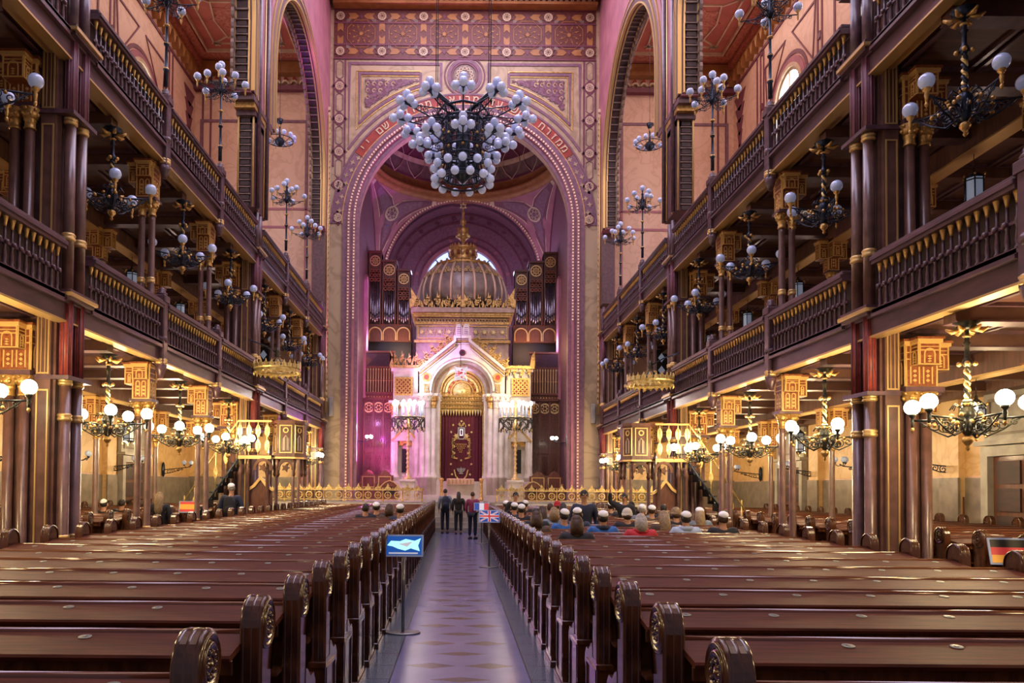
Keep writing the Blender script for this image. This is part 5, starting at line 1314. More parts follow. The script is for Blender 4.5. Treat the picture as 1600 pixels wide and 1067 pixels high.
# ================================================================== organ, screens and stalls
for s in (-1, 1):
    YO = 39.8; ox = lambda px: KX(720.5+s*px, YO); fo = fnF(YO)
    t = thing('pipe_organ', 'carved dark wooden organ case with silver pipes stepping down behind the ark, %s half' % SIDE[s], 'organ', (XC+s*4, YO, PLAT), 0, 'organ cases')
    def OB(): b = MB(); b.xf = Matrix.Translation((-XC-s*4, -YO, -PLAT)); return b
    b = OB(); x0, x1 = sorted((ox(80), ox(146.5))); b.box(x0, x1, YO+.1, YO+1.0, PLAT, PZ(535, YO), 'dark'); b.box(x0, x1, YO-.1, YO+1.0, PZ(535, YO), PZ(508, YO), 'organwood')  # black lower box paints the shade of the opening under the organ
    for k in range(3):
        c = ox(136-22*k); b.arcband(c, PZ(523, YO), .3, .36, 0, pi, fo, .1, .18, 'goldline', 14)
        for q_ in (-1, 1): b.stroke([(c+q_*.33, PZ(533, YO)), (c+q_*.33, PZ(523, YO))], .05, fo, .1, .18, 'goldline')
    b.build('case', t)
    for k, (pa, pb, top) in enumerate(((147, 127, 398), (125.5, 104, 412), (102, 82, 426))):
        x0, x1 = sorted((ox(pa), ox(pb))); zt, zb_ = PZ(top, YO), PZ(508, YO); w_ = x1-x0; c = (x0+x1)/2
        b = OB(); b.box(x0, x0+.07, YO-.25, YO+.6, zb_, zt, 'organwood'); b.box(x1-.07, x1, YO-.25, YO+.6, zb_, zt, 'organwood'); b.box(x0, x1, YO+.1, YO+.6, zb_, zt, 'organwood')
        b.box(x0-.03, x1+.03, YO-.3, YO+.65, zt, zt+.1, 'organwood'); b.box(x0, x1, YO-.18, YO+.1, zt-.95, zt, 'organwood')
        fo2 = fnF(YO-.18); r = w_*.42
        b.arcband(c, zt-.42, r-.05, r, 0, 2*pi, fo2, 0, .07, 'goldline', 20); b.arcband(c, zt-.42, r*.45, r*.55, 0, 2*pi, fo2, 0, .06, 'goldline', 14)
        for i in range(8): a = i*pi/4; b.stroke([(c+r*.12*cos(a), zt-.42+r*.12*sin(a)), (c+r*.9*cos(a), zt-.42+r*.9*sin(a))], .035, fo2, 0, .05, 'gold')
        for i in range(3):
            for j in range(3-abs(i-1) if 0 else 3):
                b.arcband(c+(i-1)*w_*.27, zt-.95-.24*j, .06, .1, 0, 2*pi, fnF(YO-.2), 0, .05, 'brownpanel', 8)
        o = b.build('tower', t)
        for i in range(5):
            x = c+(i-2)*w_*.165; zz = zb_+.35+.08*abs(i-2); h_ = zt-1.05-.35*(2-abs(i-2))
            b = OB(); b.lathe([(.015, zz-.3), (.055, zz), (.055, h_)], 'pipe', (x, YO-.12, 0), 10); b.box(x-.03, x+.03, YO-.185, YO-.17, zz+.02, zz+.12, 'dark'); b.build('pipe', o)
    # choir screen below
    YS = 38.4; sx = lambda px: KX(720.5+s*px, YS); t = thing('choir_screen', 'carved wooden lattice screen with baluster balcony beside the ark, %s side' % SIDE[s], 'screen', (XC+s*4, YS, PLAT), 0, 'carved screens')
    def SB(): b = MB(); b.xf = Matrix.Translation((-XC-s*4, -YS, -PLAT)); return b
    x0, x1 = sorted((XC+s*(A-.02), sx(107))); fs = fnF(YS)
    b = SB(); b.box(x0, x1, YS, YS+.2, PLAT, PZ(617, YS), 'arkwood'); b.box(x0, x1, YS-.15, YS+.3, PZ(626, YS), PZ(617, YS), 'arkwood'); b.box(x0, x1, YS-.05, YS, PZ(708, YS), PZ(702, YS), 'arkwood')
    for i in range(10): b.sphere((x0+.1+i*(x1-x0-.2)/9, YS-.17, PZ(621.5, YS)), .04, 'gold', 6, 4)
    nP = 3; w_ = (x1-x0)/nP
    for i in range(nP+1): b.box(x0+i*w_-.05, x0+i*w_+.05, YS-.09, YS, PLAT, PZ(626, YS), 'arkwood')
    b.build('panelling', t)
    for i in range(nP):
        c = x0+w_*(i+.5); h2 = w_/2-.07; b = SB(); z1, z2, z3, z4 = PZ(630, YS), PZ(645, YS), PZ(668, YS), PZ(700, YS)
        b.prism([(c-h2, z4), (c+h2, z4), (c+h2, z1), (c-h2, z1)], fs, 0, .01, 'organwood')
        b.arcband(c, (z1+z2)/2, .2, .27, 0, 2*pi, fs, 0, .07, 'goldpale', 16)
        for k in range(6): a = k*pi/3; b.star(c+.11*cos(a), (z1+z2)/2+.11*sin(a), .08, .03, 3, fs, 0, .06, 'goldpale', a)
        for k in range(5):
            u = c-h2+2*h2*k/4
            b.stroke([(u, z3), (u, z4+.45)], .04, fs, 0, .06, 'arkwood')
            for t_ in (-1, 1):
                for a_, b_ in ((z2, z3), (z4+.45, z4)):
                    uu = u; seg = []
                    m_ = 6
                    for j in range(m_+1):
                        xx = uu+t_*2*h2*j/m_*.6
                        if c-h2-.01 <= xx <= c+h2+.01: seg.append((xx, a_+(b_-a_)*j/m_))
                    if len(seg) > 1: b.stroke([seg[0], seg[-1]], .035, fs, 0, .05, 'arkwood')
        z5, z6 = PZ(712, YS), PZ(742, YS); b.stroke([(c-h2, z6), (c+h2, z6), (c+h2, z5), (c-h2, z5)], .06, fs, 0, .06, 'arkwood', True)
        for t_ in (-1, 1):
            for k in range(-1, 3): b.stroke([(c-t_*h2*(1-.66*max(k, 0)), z5-(.5 if k < 0 else 0)), (c+t_*h2*(1 if k <= 0 else 1), z6+.5*max(k, 0)*.6)], .035, fs, 0, .05, 'arkwood')
        b.build('lattice_panel', t)
    b = SB(); b.box(x0, x1, YS-.25, YS-.17, PZ(617, YS), PZ(614, YS), 'arkwood'); b.box(x0, x1, YS-.25, YS-.15, PZ(577, YS), PZ(574, YS), 'arkwood'); b.box(x0, x1, YS-.24, YS-.18, PZ(596, YS), PZ(594.5, YS), 'arkwood'); b.build('balcony_rails', t)
    bm = None
    for i in range(11):
        x = x0+.08+(x1-x0-.16)*i/10
        if bm is None:
            b = MB(); H = PZ(577, YS)-PZ(615, YS); b.lathe([(.03, 0), (.02, .1), (.02, H*.45), (.045, H*.5), (.02, H*.55), (.02, H-.12), (.045, H-.05), (.02, H)], 'goldline', (0, 0, 0), 8); o = b.build('baluster', t); bm = o.data
        else: o = link('baluster', bm, t)
        o.location = (x-XC-s*4, -.21, PZ(615, YS)-PLAT)
    b = SB(); b.box(x0, x1, YS+.4, YS+.45, PZ(574, YS), PZ(550, YS), 'arkwood'); fg = fnF(YS+.4)
    for k in range(16):
        u = x0+(x1-x0)*k/16
        for t_ in (0, 1):
            uu = [(u, PZ(573, YS)), (min(u+.7, x1), PZ(573, YS)+min(.7, x1-u))] if not t_ else [(u, PZ(551, YS)), (min(u+.7, x1), PZ(551, YS)-min(.7, x1-u))]
            b.stroke(uu, .025, fg, 0, .04, 'galwood')
    b.box(x0-.02, x1+.02, YS+.35, YS+.5, PZ(550, YS), PZ(547, YS), 'arkwood'); b.box(x0, x1, YS+.3, YS+.35, PZ(615, YS), PZ(577, YS), 'organwood'); b.build('balcony_backing', t)
    # stall and arched wooden box in front
    YT = 34.9; c = KX(720.5+s*134, YT)
    t = thing('choir_stall', 'brown wooden stall with carved top against the chancel wall, %s side' % SIDE[s], 'stall', (c, YT, PLAT), 0, 'wooden stalls')
    b = MB(); b.box(-.75, .75, .0, .5, 0, .5, 'arkwood'); b.box(-.78, .78, .42, .52, 0, 1.15, 'arkwood')
    for x in (-.75, 0, .75): b.box(x-.05, x+.05, -.02, .5, 0, .8, 'arkwood', .02)
    for x in (-.38, .38): b.prism([(x-.3, 1.15), (x+.3, 1.15), (x+.15, 1.32), (x, 1.4), (x-.15, 1.32)], fnF(.47), -.05, .05, 'arkwood')
    b.build('bench', t); b = MB()
    for x in (-.38, .38): b.stroke([(x-.28, .6), (x+.28, .6), (x+.28, 1.08), (x-.28, 1.08)], .04, fnF(.42), 0, .03, 'goldline', True)
    b.build('panel_moulding', t)
    c = KX(720.5+s*112, 34.4)
    t = thing('gabled_chest', 'small gabled wooden cabinet with dark arched front beside the %s candelabrum' % SIDE[s], 'cabinet', (c, 34.4, PLAT), 0, 'gabled cabinets')
    b = MB(); b.box(-.36, .36, 0, .4, 0, .62, 'arkwood'); b.prism([(-.4, .62), (.4, .62), (.2, .8), (0, .86), (-.2, .8)], fnF(.2), -.22, .24, 'arkwood'); b.build('body', t)
    b = MB(); b.prism([(-.24, .25), (.24, .25)]+[(.24*cos(pi*i/10), .42+.24*sin(pi*i/10)) for i in range(11)], fnF(0), 0, .02, 'dark'); b.stroke([(-.42, .62), (-.2, .82), (0, .9), (.2, .82), (.42, .62)], .04, fnF(-.04), 0, .05, 'goldline'); b.build('arched_opening', t)
    for k in range(3): pass
    # marble pedestal and tall candelabrum
    c = KX(720.5+s*84, 34.2)
    t = thing('marble_pedestal', 'pale marble pedestal carrying the %s branched candelabrum' % SIDE[s], 'pedestal', (c, 34.2, PLAT), 0, 'marble pedestals')
    b = MB(); b.box(-.33, .33, -.3, .3, 0, .85, 'stone', .02); b.box(-.38, .38, -.35, .35, .85, .95, 'stone', .02); b.box(-.38, .38, -.35, .35, 0, .1, 'stone'); b.build('block', t)
    b = MB(); b.arcband(-.12, .45, .08, .12, 0, 2*pi, fnF(-.3), 0, .03, 'goldline', 12); b.star(.1, .5, .12, .05, 6, fnF(-.3), 0, .03, 'goldline'); b.build('inlay', t)
    YM_ = 34.2; zp = PLAT+.95; zl = PZ(628, YM_)-zp
    t = thing('candelabrum', 'tall gilt branched candelabrum with glowing glass candles on the %s pedestal' % SIDE[s], 'candelabrum', (c, YM_, zp), 0, 'candelabra beside the ark')
    b = MB(); pr = [(.2, 0), (.22, .05), (.1, .12), (.12, .2), (.05, .3)]
    z = .3; zs_ = PZ(672, YM_)-zp
    while z < zs_-.2: pr += [(.05, z), (.09, z+.05), (.05, z+.1), (.05, z+.16)]; z += .2
    pr += [(.05, zs_), (.2, zs_+.15), (.08, zs_+.3), (.06, zl-.3), (.1, zl-.2), (.03, zl)]
    b.lathe(pr, 'goldpale', (0, 0, 0), 12); b.build('stem', t)
    b = MB(); zr_ = zl-.75
    for r in (.75, .4): b.tube([(r*cos(k*pi/8), r*sin(k*pi/8), zr_) for k in range(16)], .025, 'bronze', 5, close=True)
    for k in range(12):
        a = k*pi/6; b.tube([(.05*cos(a), .05*sin(a), zs_+.1), (.3*cos(a), .3*sin(a), zr_-.5), (.6*cos(a), .6*sin(a), zr_-.25), (.75*cos(a), .75*sin(a), zr_)], .018, 'bronze', 5)
        u = Vector((-sin(a), cos(a), 0)); c0_ = Vector((.75*cos(a), .75*sin(a), zr_)); nn = Vector((cos(a), sin(a), 0)); ff = lambda p_, q_, d: c0_+u*p_+Vector((0, 0, 1))*q_+nn*d
        b.arcband(0, -.22, .14, .18, 0, pi, ff, -.02, .02, 'bronze', 8); b.prism([(.14, -.45), (.2, -.45), (.2, -.2), (.14, -.2)], ff, -.02, .02, 'bronze'); b.stroke([(-.04, -.6), (.04, -.42)], .03, ff, -.02, .02, 'bronze')
        b.lathe([(.004, -.6), (.03, -.52), (.008, -.44)], 'goldpale', (.75*cos(a+.26), .75*sin(a+.26), zr_), 6)
    b.build('canopy_ring', t); cm = None
    for k in range(12):
        a = k*pi/6+.15; r = .72 if k % 2 else .5
        if cm is None:
            b = MB(); b.lathe([(.03, 0), (.05, .06), (.02, .1)], 'goldpale', (0, 0, 0), 8); b.lathe([(.035, .1), (.035, .58)], 'lanternglass', (0, 0, 0), 8); o = b.build('candle_tube', t); cm = o.data
            g = MB(); g.sphere((0, 0, .68), .085, 'candle', 10, 8, 1.3); g.build('flame_globe', o); fm_ = g
            fme = o.children[0].data
        else: o = link('candle_tube', cm, t); link('flame_globe', fme, o)
        o.location = (r*cos(a), r*sin(a), zr_)
CANDLES = [(KX(720.5+s*84, 34.2), 33.2, PZ(630, 34.2)) for s in (-1, 1)]
PW_ARKLEFT = P(668, 590, 35.5)

# wall lamps inside the great arch and speakers on its piers
for s in (-1, 1):
    t = thing('arch_sconce', 'scrolled iron wall lamp with glowing globes on the %s jamb of the great arch' % SIDE[s], 'wall lamp', (XC+s*(A-.02), 35.9, PZ(690, 36)), 0 if s > 0 else pi, 'lamps in the great arch')
    b = MB(); b.lathe([(.03, -.25), (.09, -.1), (.09, .1), (.03, .3)], 'iron', (0, 0, 0), 8, sx=.5); b.tube([(0, 0, 0), (-.35, 0, -.03), (-.6, 0, .08)], .018, 'iron', 5); scroll(b, (0, 0, 0), pi, .2, -.08, 'iron', 1, .012, 1.3, .1); b.build('arm', t)
    for k in range(3): g = MB(); g.sphere((-.6+.13*cos(k*2.1), .13*sin(k*2.1), .2), .08, 'globeon', 10, 8); g.build('globe', t)
    o = MB(); c = KX(720.5+s*204.5, YE); o.box(-.09, .09, -.2, -.02, -.42, .42, 'stonegrey', .02); o = o.build('wall_loudspeaker', None, label='slim grey loudspeaker on the %s pier beside the great arch' % SIDE[s], category='loudspeaker', group='loudspeakers by the great arch'); o.location = (c, YE, PZ(637 if s < 0 else 645, YE))

# ================================================================== gilded railing of the platform
for s, lab, xa, xb in ((-1, 'left', -8.9, AX-1.55), (1, 'right', AX+1.55, 9.1)):
    t = thing('gilded_railing', 'low gilded railing of pointed arches along the platform edge, %s of the steps' % lab, 'railing', ((xa+xb)/2, 31.5, PLAT), 0, 'gilded railings')
    h = (xb-xa)/2; n = round(2*h/.42); sp = 2*h/n; fn = fnF(0)
    b = MB(); b.box(-h, h, -.03, .03, .06, .10, 'goldpale'); b.build('bottom_rail', t)
    b = MB(); b.box(-h, h, -.03, .03, .46, .50, 'goldpale'); b.build('top_rail', t)
    b = MB()
    for i in range(n):
        c = -h+sp*(i+.5)
        b.arcband(c, .27, .11, .15, 0, 2*pi, fn, -.02, .02, 'goldpale', 10); b.star(c, .27, .1, .04, 4, fn, -.02, .02, 'gold')
        b.prism([(c-.15, .5), (c+.15, .5), (c+.12, .58), (c+.06, .61), (c, .76), (c-.06, .61), (c-.12, .58)], fn, -.02, .02, 'goldpale')
        b.prism([(c+sp/2-.07, .5), (c+sp/2+.07, .5), (c+sp/2, .6)], fn, -.02, .02, 'gold')
    b.build('tracery', t)
    for i in range(0, n+1, 2):
        b = MB(); x = -h+sp*i; b.lathe([(.045, 0), (.045, .04), (.025, .08), (.03, .28), (.022, .46), (.04, .52), (.02, .56)], 'gold', (x, 0, 0), 8); b.build('post', t)

# ================================================================== pulpits with stairs, crown canopies
for s in (-1, 1):
    t = thing('pulpit', 'raised wooden pulpit with gilded railing and stairs against the middle pier, %s side' % SIDE[s], 'pulpit', (XC+s*4.85, 21.0, 0), 0, 'pulpits')
    zf = 2.62; Xs = lambda v: s*v
    hexp = [(-.42, -.1), (-.25, -.42), (.25, -.42), (.42, -.1), (.42, .4), (-.42, .4)]
    b = MB(); b.prism(hexp, lambda u, v, d: (u, v, d), zf, zf+.06, 'arkwood'); b.prism(hexp, lambda u, v, d: (u*.96, v*.96, d), zf+.06, zf+.92, 'arkwood'); b.prism(hexp, lambda u, v, d: (u*1.08, v*1.08, d), zf+.92, zf+1.0, 'arkwood')
    b.prism(hexp, lambda u, v, d: (u*1.08, v*1.08, d), zf-.05, zf, 'goldline'); b.build('lectern_box', t)
    for k, ((u0, v0), (u1, v1)) in enumerate(zip(hexp[:4], hexp[1:4])):
        c = Vector(((u0+u1)/2*.97, (v0+v1)/2*.97, 0)); e_ = Vector((u1-u0, v1-v0, 0)).normalized(); nn = Vector((e_.y, -e_.x, 0)); ff = lambda p_, q_, d: c+e_*p_+Vector((0, 0, q_))+nn*d
        b = MB(); w_ = .16; b.stroke([(-w_, zf+.12), (w_, zf+.12), (w_, zf+.86), (-w_, zf+.86)], .025, ff, 0, .02, 'goldline', True)
        b.prism([(-.08, zf+.18), (.08, zf+.18), (.08, zf+.5), (0, zf+.6), (-.08, zf+.5)], ff, 0, .015, 'cream'); b.arcband(0, zf+.73, .05, .08, 0, 2*pi, ff, 0, .02, 'goldline', 10); b.stroke([(0, zf+.18), (0, zf+.55)], .03, ff, .01, .03, 'organwood'); b.build('carved_panel', t)
    b = MB()
    for k in range(6):
        b = MB(); u, v = hexp[k]; b.lathe([(.01, zf-.55), (.05, zf-.48), (.03, zf-.4), (.05, zf-.3), (.05, zf-.05)], 'organwood', (u*.9, v*.9, 0), 6); b.build('pendant_finial', t)
    for k, (u, r) in enumerate(((.0, .24), (.62, .26))):
        b = MB(); b.arcband(Xs(u), zf-.3, r-.08, r, -.3, pi+.3, fnF(-.38), -.05, .03, 'organwood', 12); b.star(Xs(u), zf-.3, .12, .06, 5, fnF(-.38), -.04, .04, 'organwood'); b.build('carved_bracket', t)
    b = MB(); b.box(Xs(.4), Xs(1.3), -.38, .18, zf, zf+.05, 'arkwood'); b.box(Xs(.4), Xs(1.3), -.40, -.36, zf-.06, zf+.03, 'goldline'); b.build('walkway', t)
    b = MB(); b.box(Xs(.4), Xs(1.3), -.38, -.34, zf+.95, zf+1.0, 'goldline')
    for k in range(4):
        x = .52+k*.25; b.rod((Xs(x), -.36, zf-.25), (Xs(x), -.36, zf+1.0), .02, 'goldpale', 6)
        for z in (.25, .65): b.prism([(Xs(x)-.07, zf+z), (Xs(x), zf+z-.16), (Xs(x)+.07, zf+z), (Xs(x)+.07, zf+z+.12), (Xs(x), zf+z+.26), (Xs(x)-.07, zf+z+.12)], fnF(-.36), -.012, .012, 'goldpale')
    b.build('gilded_railing_panel', t)
    b = MB()
    for x in (.52, 1.05, 1.26): b.lathe([(.07, 0), (.07, .3), (.045, .34), (.045, zf-.5), (.07, zf-.42), (.045, zf-.3), (.05, zf)], 'shaft', (Xs(x), -.3, 0), 8)
    b.prism([(Xs(.4), 0), (Xs(1.05), 0), (Xs(1.05), 1.7), (Xs(.9), 1.95), (Xs(.72), 2.05), (Xs(.55), 1.95), (Xs(.4), 1.7)][::s], fnF(-.2), -.05, .0, 'arkwood')
    b.stroke([(Xs(.36), 1.7), (Xs(.55), 1.82), (Xs(.72), 2.05), (Xs(.9), 1.82), (Xs(1.09), 1.7)], .07, fnF(-.2), 0, .05, 'goldline')
    b.build('support', t)
    for k in range(11):
        b = MB(); x = 1.3+k*.14; z = zf-.2*(k+1); b.box(Xs(x), Xs(x+.22), -.36, .18, z, z+.035, 'iron'); b.box(Xs(x), Xs(x+.02), -.36, .18, z, z+.2, 'iron')
        b.build('step', t)
    b = MB(); b.tube([(Xs(1.3), -.36, zf-.05), (Xs(2.85), -.36, .35)], .03, 'iron', 5); b.tube([(Xs(1.3), -.36, zf+1.0), (Xs(1.6), -.36, zf+.6), (Xs(2.85), -.36, 1.25)], .025, 'goldpale', 5)
    for k in range(6):
        x = 1.36+k*.28; z = zf-.2*(k*2+1)+.1; b.rod((Xs(x), -.36, z-.2), (Xs(x), -.36, z+1.02), .018, 'goldpale', 5)
        b.prism([(Xs(x)-.06, z+.4), (Xs(x), z+.25), (Xs(x)+.06, z+.4), (Xs(x)+.06, z+.5), (Xs(x), z+.65), (Xs(x)-.06, z+.5)], fnF(-.36), -.012, .012, 'goldpale')
    b.build('stair_rail', t)
    c = P(1015 if s > 0 else 432, 597 if s > 0 else 582, 20.9)
    t = thing('crown_canopy', 'flat gilded crown shaped canopy hanging above the %s pulpit' % SIDE[s], 'canopy', (c.x, 20.9, c.z), 0, 'crown canopies')
    b = MB(); n = 16; R_ = .63
    b.lathe([(R_*.98, -.06), (R_, -.04), (R_, .03), (R_*1.05, .06), (R_*.96, .08), (R_*.9, .02), (R_*.9, -.05), (R_*.98, -.06)], 'goldpale', (0, 0, 0), n, smooth=False, cap=False)
    for k in range(24):
        a = 2*pi*k/24; u = Vector((-sin(a), cos(a), 0)); c0_ = Vector((R_*cos(a), R_*sin(a), 0)); nn = Vector((cos(a), sin(a), 0)); ff = lambda p_, q_, d: c0_+u*p_+Vector((0, 0, q_))+nn*d
        b.prism([(-.075, .06), (.075, .06), (.06, .12), (.08, .15), (.03, .17), (0, .26), (-.03, .17), (-.08, .15), (-.06, .12)], ff, -.012, .012, 'goldpale'); b.prism([(-.06, -.05), (0, -.14), (.06, -.05)], ff, -.01, .01, 'goldpale')
    b.build('ring', t)
    b = MB(); b.lathe([(R_*.92, .0), (R_*.9, .02), (.2, .02), (.0001, .02)], 'cream', (0, 0, 0), n)
    for k in range(8): a = k*pi/4; b.rod((0, 0, -.0), (R_*.9*cos(a), R_*.9*sin(a), -.0), .014, 'gold', 4)
    b.build('underside', t)
    b = MB(); b.lathe([(.2, .02), (.22, .1), (.24, .18), (.16, .28), (.06, .34), (.05, .4), (.09, .44), (.05, .5), (.07, .53), (.01, .66)], 'bronze', (0, 0, 0), 12)
    for k in range(8): a = k*pi/4; b.tube([(.2*cos(a), .2*sin(a), .05), (.27*cos(a), .27*sin(a), .2), (.05*cos(a), .05*sin(a), .38)], .012, 'gold', 4)
    b.tube([(0, 0, .5), (s*.3, -.3, .66), (s*.55, -.9, .7)], .02, 'iron', 5)
    b.build('domed_top', t)
# ================================================================== people
def skin_bake(verts, edges, radii, sub=1):
    me = bpy.data.meshes.new('tmp'); me.from_pydata(verts, edges, []); o = bpy.data.objects.new('tmp', me); COL.objects.link(o)
    o.modifiers.new('s', 'SKIN')
    if not me.skin_vertices: raise RuntimeError('no skin layer')
    for i, r in enumerate(radii): me.skin_vertices[0].data[i].radius = (r, r) if not isinstance(r, tuple) else r
    me.skin_vertices[0].data[0].use_root = True
    m = o.modifiers.new('u', 'SUBSURF'); m.levels = sub; m.render_levels = sub
    dg = bpy.context.evaluated_depsgraph_get(); dg.update(); ev = o.evaluated_get(dg); me2 = bpy.data.meshes.new_from_object(ev)
    V = [tuple(v.co) for v in me2.vertices]; Fc = [tuple(p.vertices) for p in me2.polygons]
    bpy.data.objects.remove(o); return V, Fc
def chain(spec):
    """spec: {name: ((x,y,z), r, parent)}"""
    names = list(spec); idx = {n: i for i, n in enumerate(names)}
    return skin_bake([spec[n][0] for n in names], [(idx[n], idx[spec[n][2]]) for n in names if spec[n][2]], [spec[n][1] for n in names])
POSES = {}
def pose_parts(kind):
    if kind in POSES: return POSES[kind]
    st = kind != 'seated'
    if st:
        pel, che, nb, nk, hd, tp = (0, 0, .95), (0, 0, 1.25), (0, -.01, 1.44), (0, 0, 1.51), (0, .012, 1.61), (0, .0, 1.70)
        arm = lambda s: [(s*.19, 0, 1.41), (s*.245, -.03, 1.13), (s*.23, .10, .92), (s*.225, .13, .85)]
        leg = lambda s: [(s*.09, 0, .9), (s*.10, .02, .5), (s*.10, -.02, .09), (s*.105, .12, .035)]
    else:
        pel, che, nb, nk, hd, tp = (0, 0, .55), (0, -.03, .93), (0, -.03, 1.14), (0, -.02, 1.19), (0, -.005, 1.275), (0, -.015, 1.36)
        arm = lambda s: [(s*.185, -.03, 1.12), (s*.25, .0, .84), (s*.16, .24, .70), (s*.12, .30, .66)]
        leg = lambda s: [(s*.10, .06, .54), (s*.11, .44, .53), (s*.11, .44, .10), (s*.11, .56, .035)]
    arms = {s: arm(s) for s in (-1, 1)}
    if kind == 'raised': arms[1] = [(.19, 0, 1.42), (.36, .02, 1.50), (.33, .10, 1.76), (.32, .12, 1.84)]
    if kind == 'pointing': arms[1] = [(.19, 0, 1.41), (.27, .04, 1.16), (.12, .25, 1.2), (.06, .3, 1.22)]
    sp = {'p': (pel, (.12, .09), None), 'c': (che, (.14, .09), 'p'), 'nb': (nb, .065, 'c'), 'nk': (nk, .052, 'nb'), 'hd': (hd, (.078, .092), 'nk'), 'tp': (tp, (.062, .074), 'hd')}
    for s in (-1, 1):
        a = arms[s]; l = leg(s)
        sp.update({'s%d' % s: (a[0], .055, 'c'), 'e%d' % s: (a[1], .042, 's%d' % s), 'w%d' % s: (a[2], .027, 'e%d' % s), 'h%d' % s: (a[3], (.036, .022), 'w%d' % s)})
        sp.update({'l%d' % s: (l[0], .08, 'p'), 'k%d' % s: (l[1], .055, 'l%d' % s), 'a%d' % s: (l[2], .036, 'k%d' % s), 't%d' % s: (l[3], .032, 'a%d' % s)})
    body = MB(); V, Fc = chain(sp); body.add(V, Fc, 'skin', True)
    for s in (-1, 1):       # fingers and thumb
        w, h = Vector(arms[s][2]), Vector(arms[s][3]); d = (h-w).normalized(); u = Vector((0, 1, 0)).cross(d); u = u.normalized() if u.length > .1 else Vector((1, 0, 0)); n_ = d.cross(u)
        for k, ln in enumerate((.060, .070, .066, .052)):
            o_ = h+n_*(k-1.5)*.019; body.tube([o_, o_+d*ln*.6, o_+d*ln+u*s*-.018], [.0095, .009, .007], 'skin', 5)
        body.tube([h-d*.03+n_*-.025, h+d*.01+n_*-.05, h+d*.04+n_*-.052], [.011, .010, .008], 'skin', 5)
    H = Vector(hd)
    body.lathe([(.001, .03), (.014, .012), (.017, -.006), (.012, -.018), (.001, -.02)], 'skin', (H.x, H.y+.088, H.z-.005), 6)
    for s in (-1, 1):
        body.sphere((s*.082, H.y-.005, H.z-.01), .025, 'skin', 6, 5, 1.3, sx=.4); body.sphere((s*.03, H.y+.082, H.z+.022), .011, 'eyewhite', 6, 4); body.sphere((s*.03, H.y+.090, H.z+.022), .006, 'dark', 5, 4)
    body.box(-.022, .022, H.y+.078, H.y+.088, H.z-.052, H.z-.044, 'lip')
    jk = {'p': ((pel[0], pel[1], pel[2]-.08 if st else pel[2]), (.165, .12), None), 'm': ((0, che[1]*.6, (pel[2]+che[2])/2), (.155, .115), 'p'), 'c': (che, (.175, .12), 'm'), 'n': ((nb[0], nb[1], nb[2]+.015), (.11, .09), 'c')}
    for s in (-1, 1):
        a = arms[s]; w = Vector(a[1]).lerp(Vector(a[2]), .92)
        jk.update({'s%d' % s: (a[0], .098, 'c'), 'e%d' % s: (a[1], .062, 's%d' % s), 'w%d' % s: (tuple(w), .048, 'e%d' % s)})
    tr = {'p': (pel, (.145, .11), None)}
    for s in (-1, 1):
        l = leg(s); tr.update({'l%d' % s: (l[0], .098, 'p'), 'k%d' % s: (l[1], .076, 'l%d' % s), 'a%d' % s: ((l[2][0], l[2][1], l[2][2]+.03), .058, 'k%d' % s)})
    sh = MB()
    for s in (-1, 1):
        l = leg(s); sh.box(l[2][0]-.048, l[2][0]+.048, l[2][1]-.07, l[3][1]+.07, 0, .075, 'blackcloth', .02)
    POSES[kind] = (body, chain(jk), chain(tr), sh, H)
    return POSES[kind]
MESHC = {}
def cached(key, mk, name, parent):
    if key in MESHC: return link(name, MESHC[key], parent)
    o = mk().build(name, parent); MESHC[key] = o.data; return o
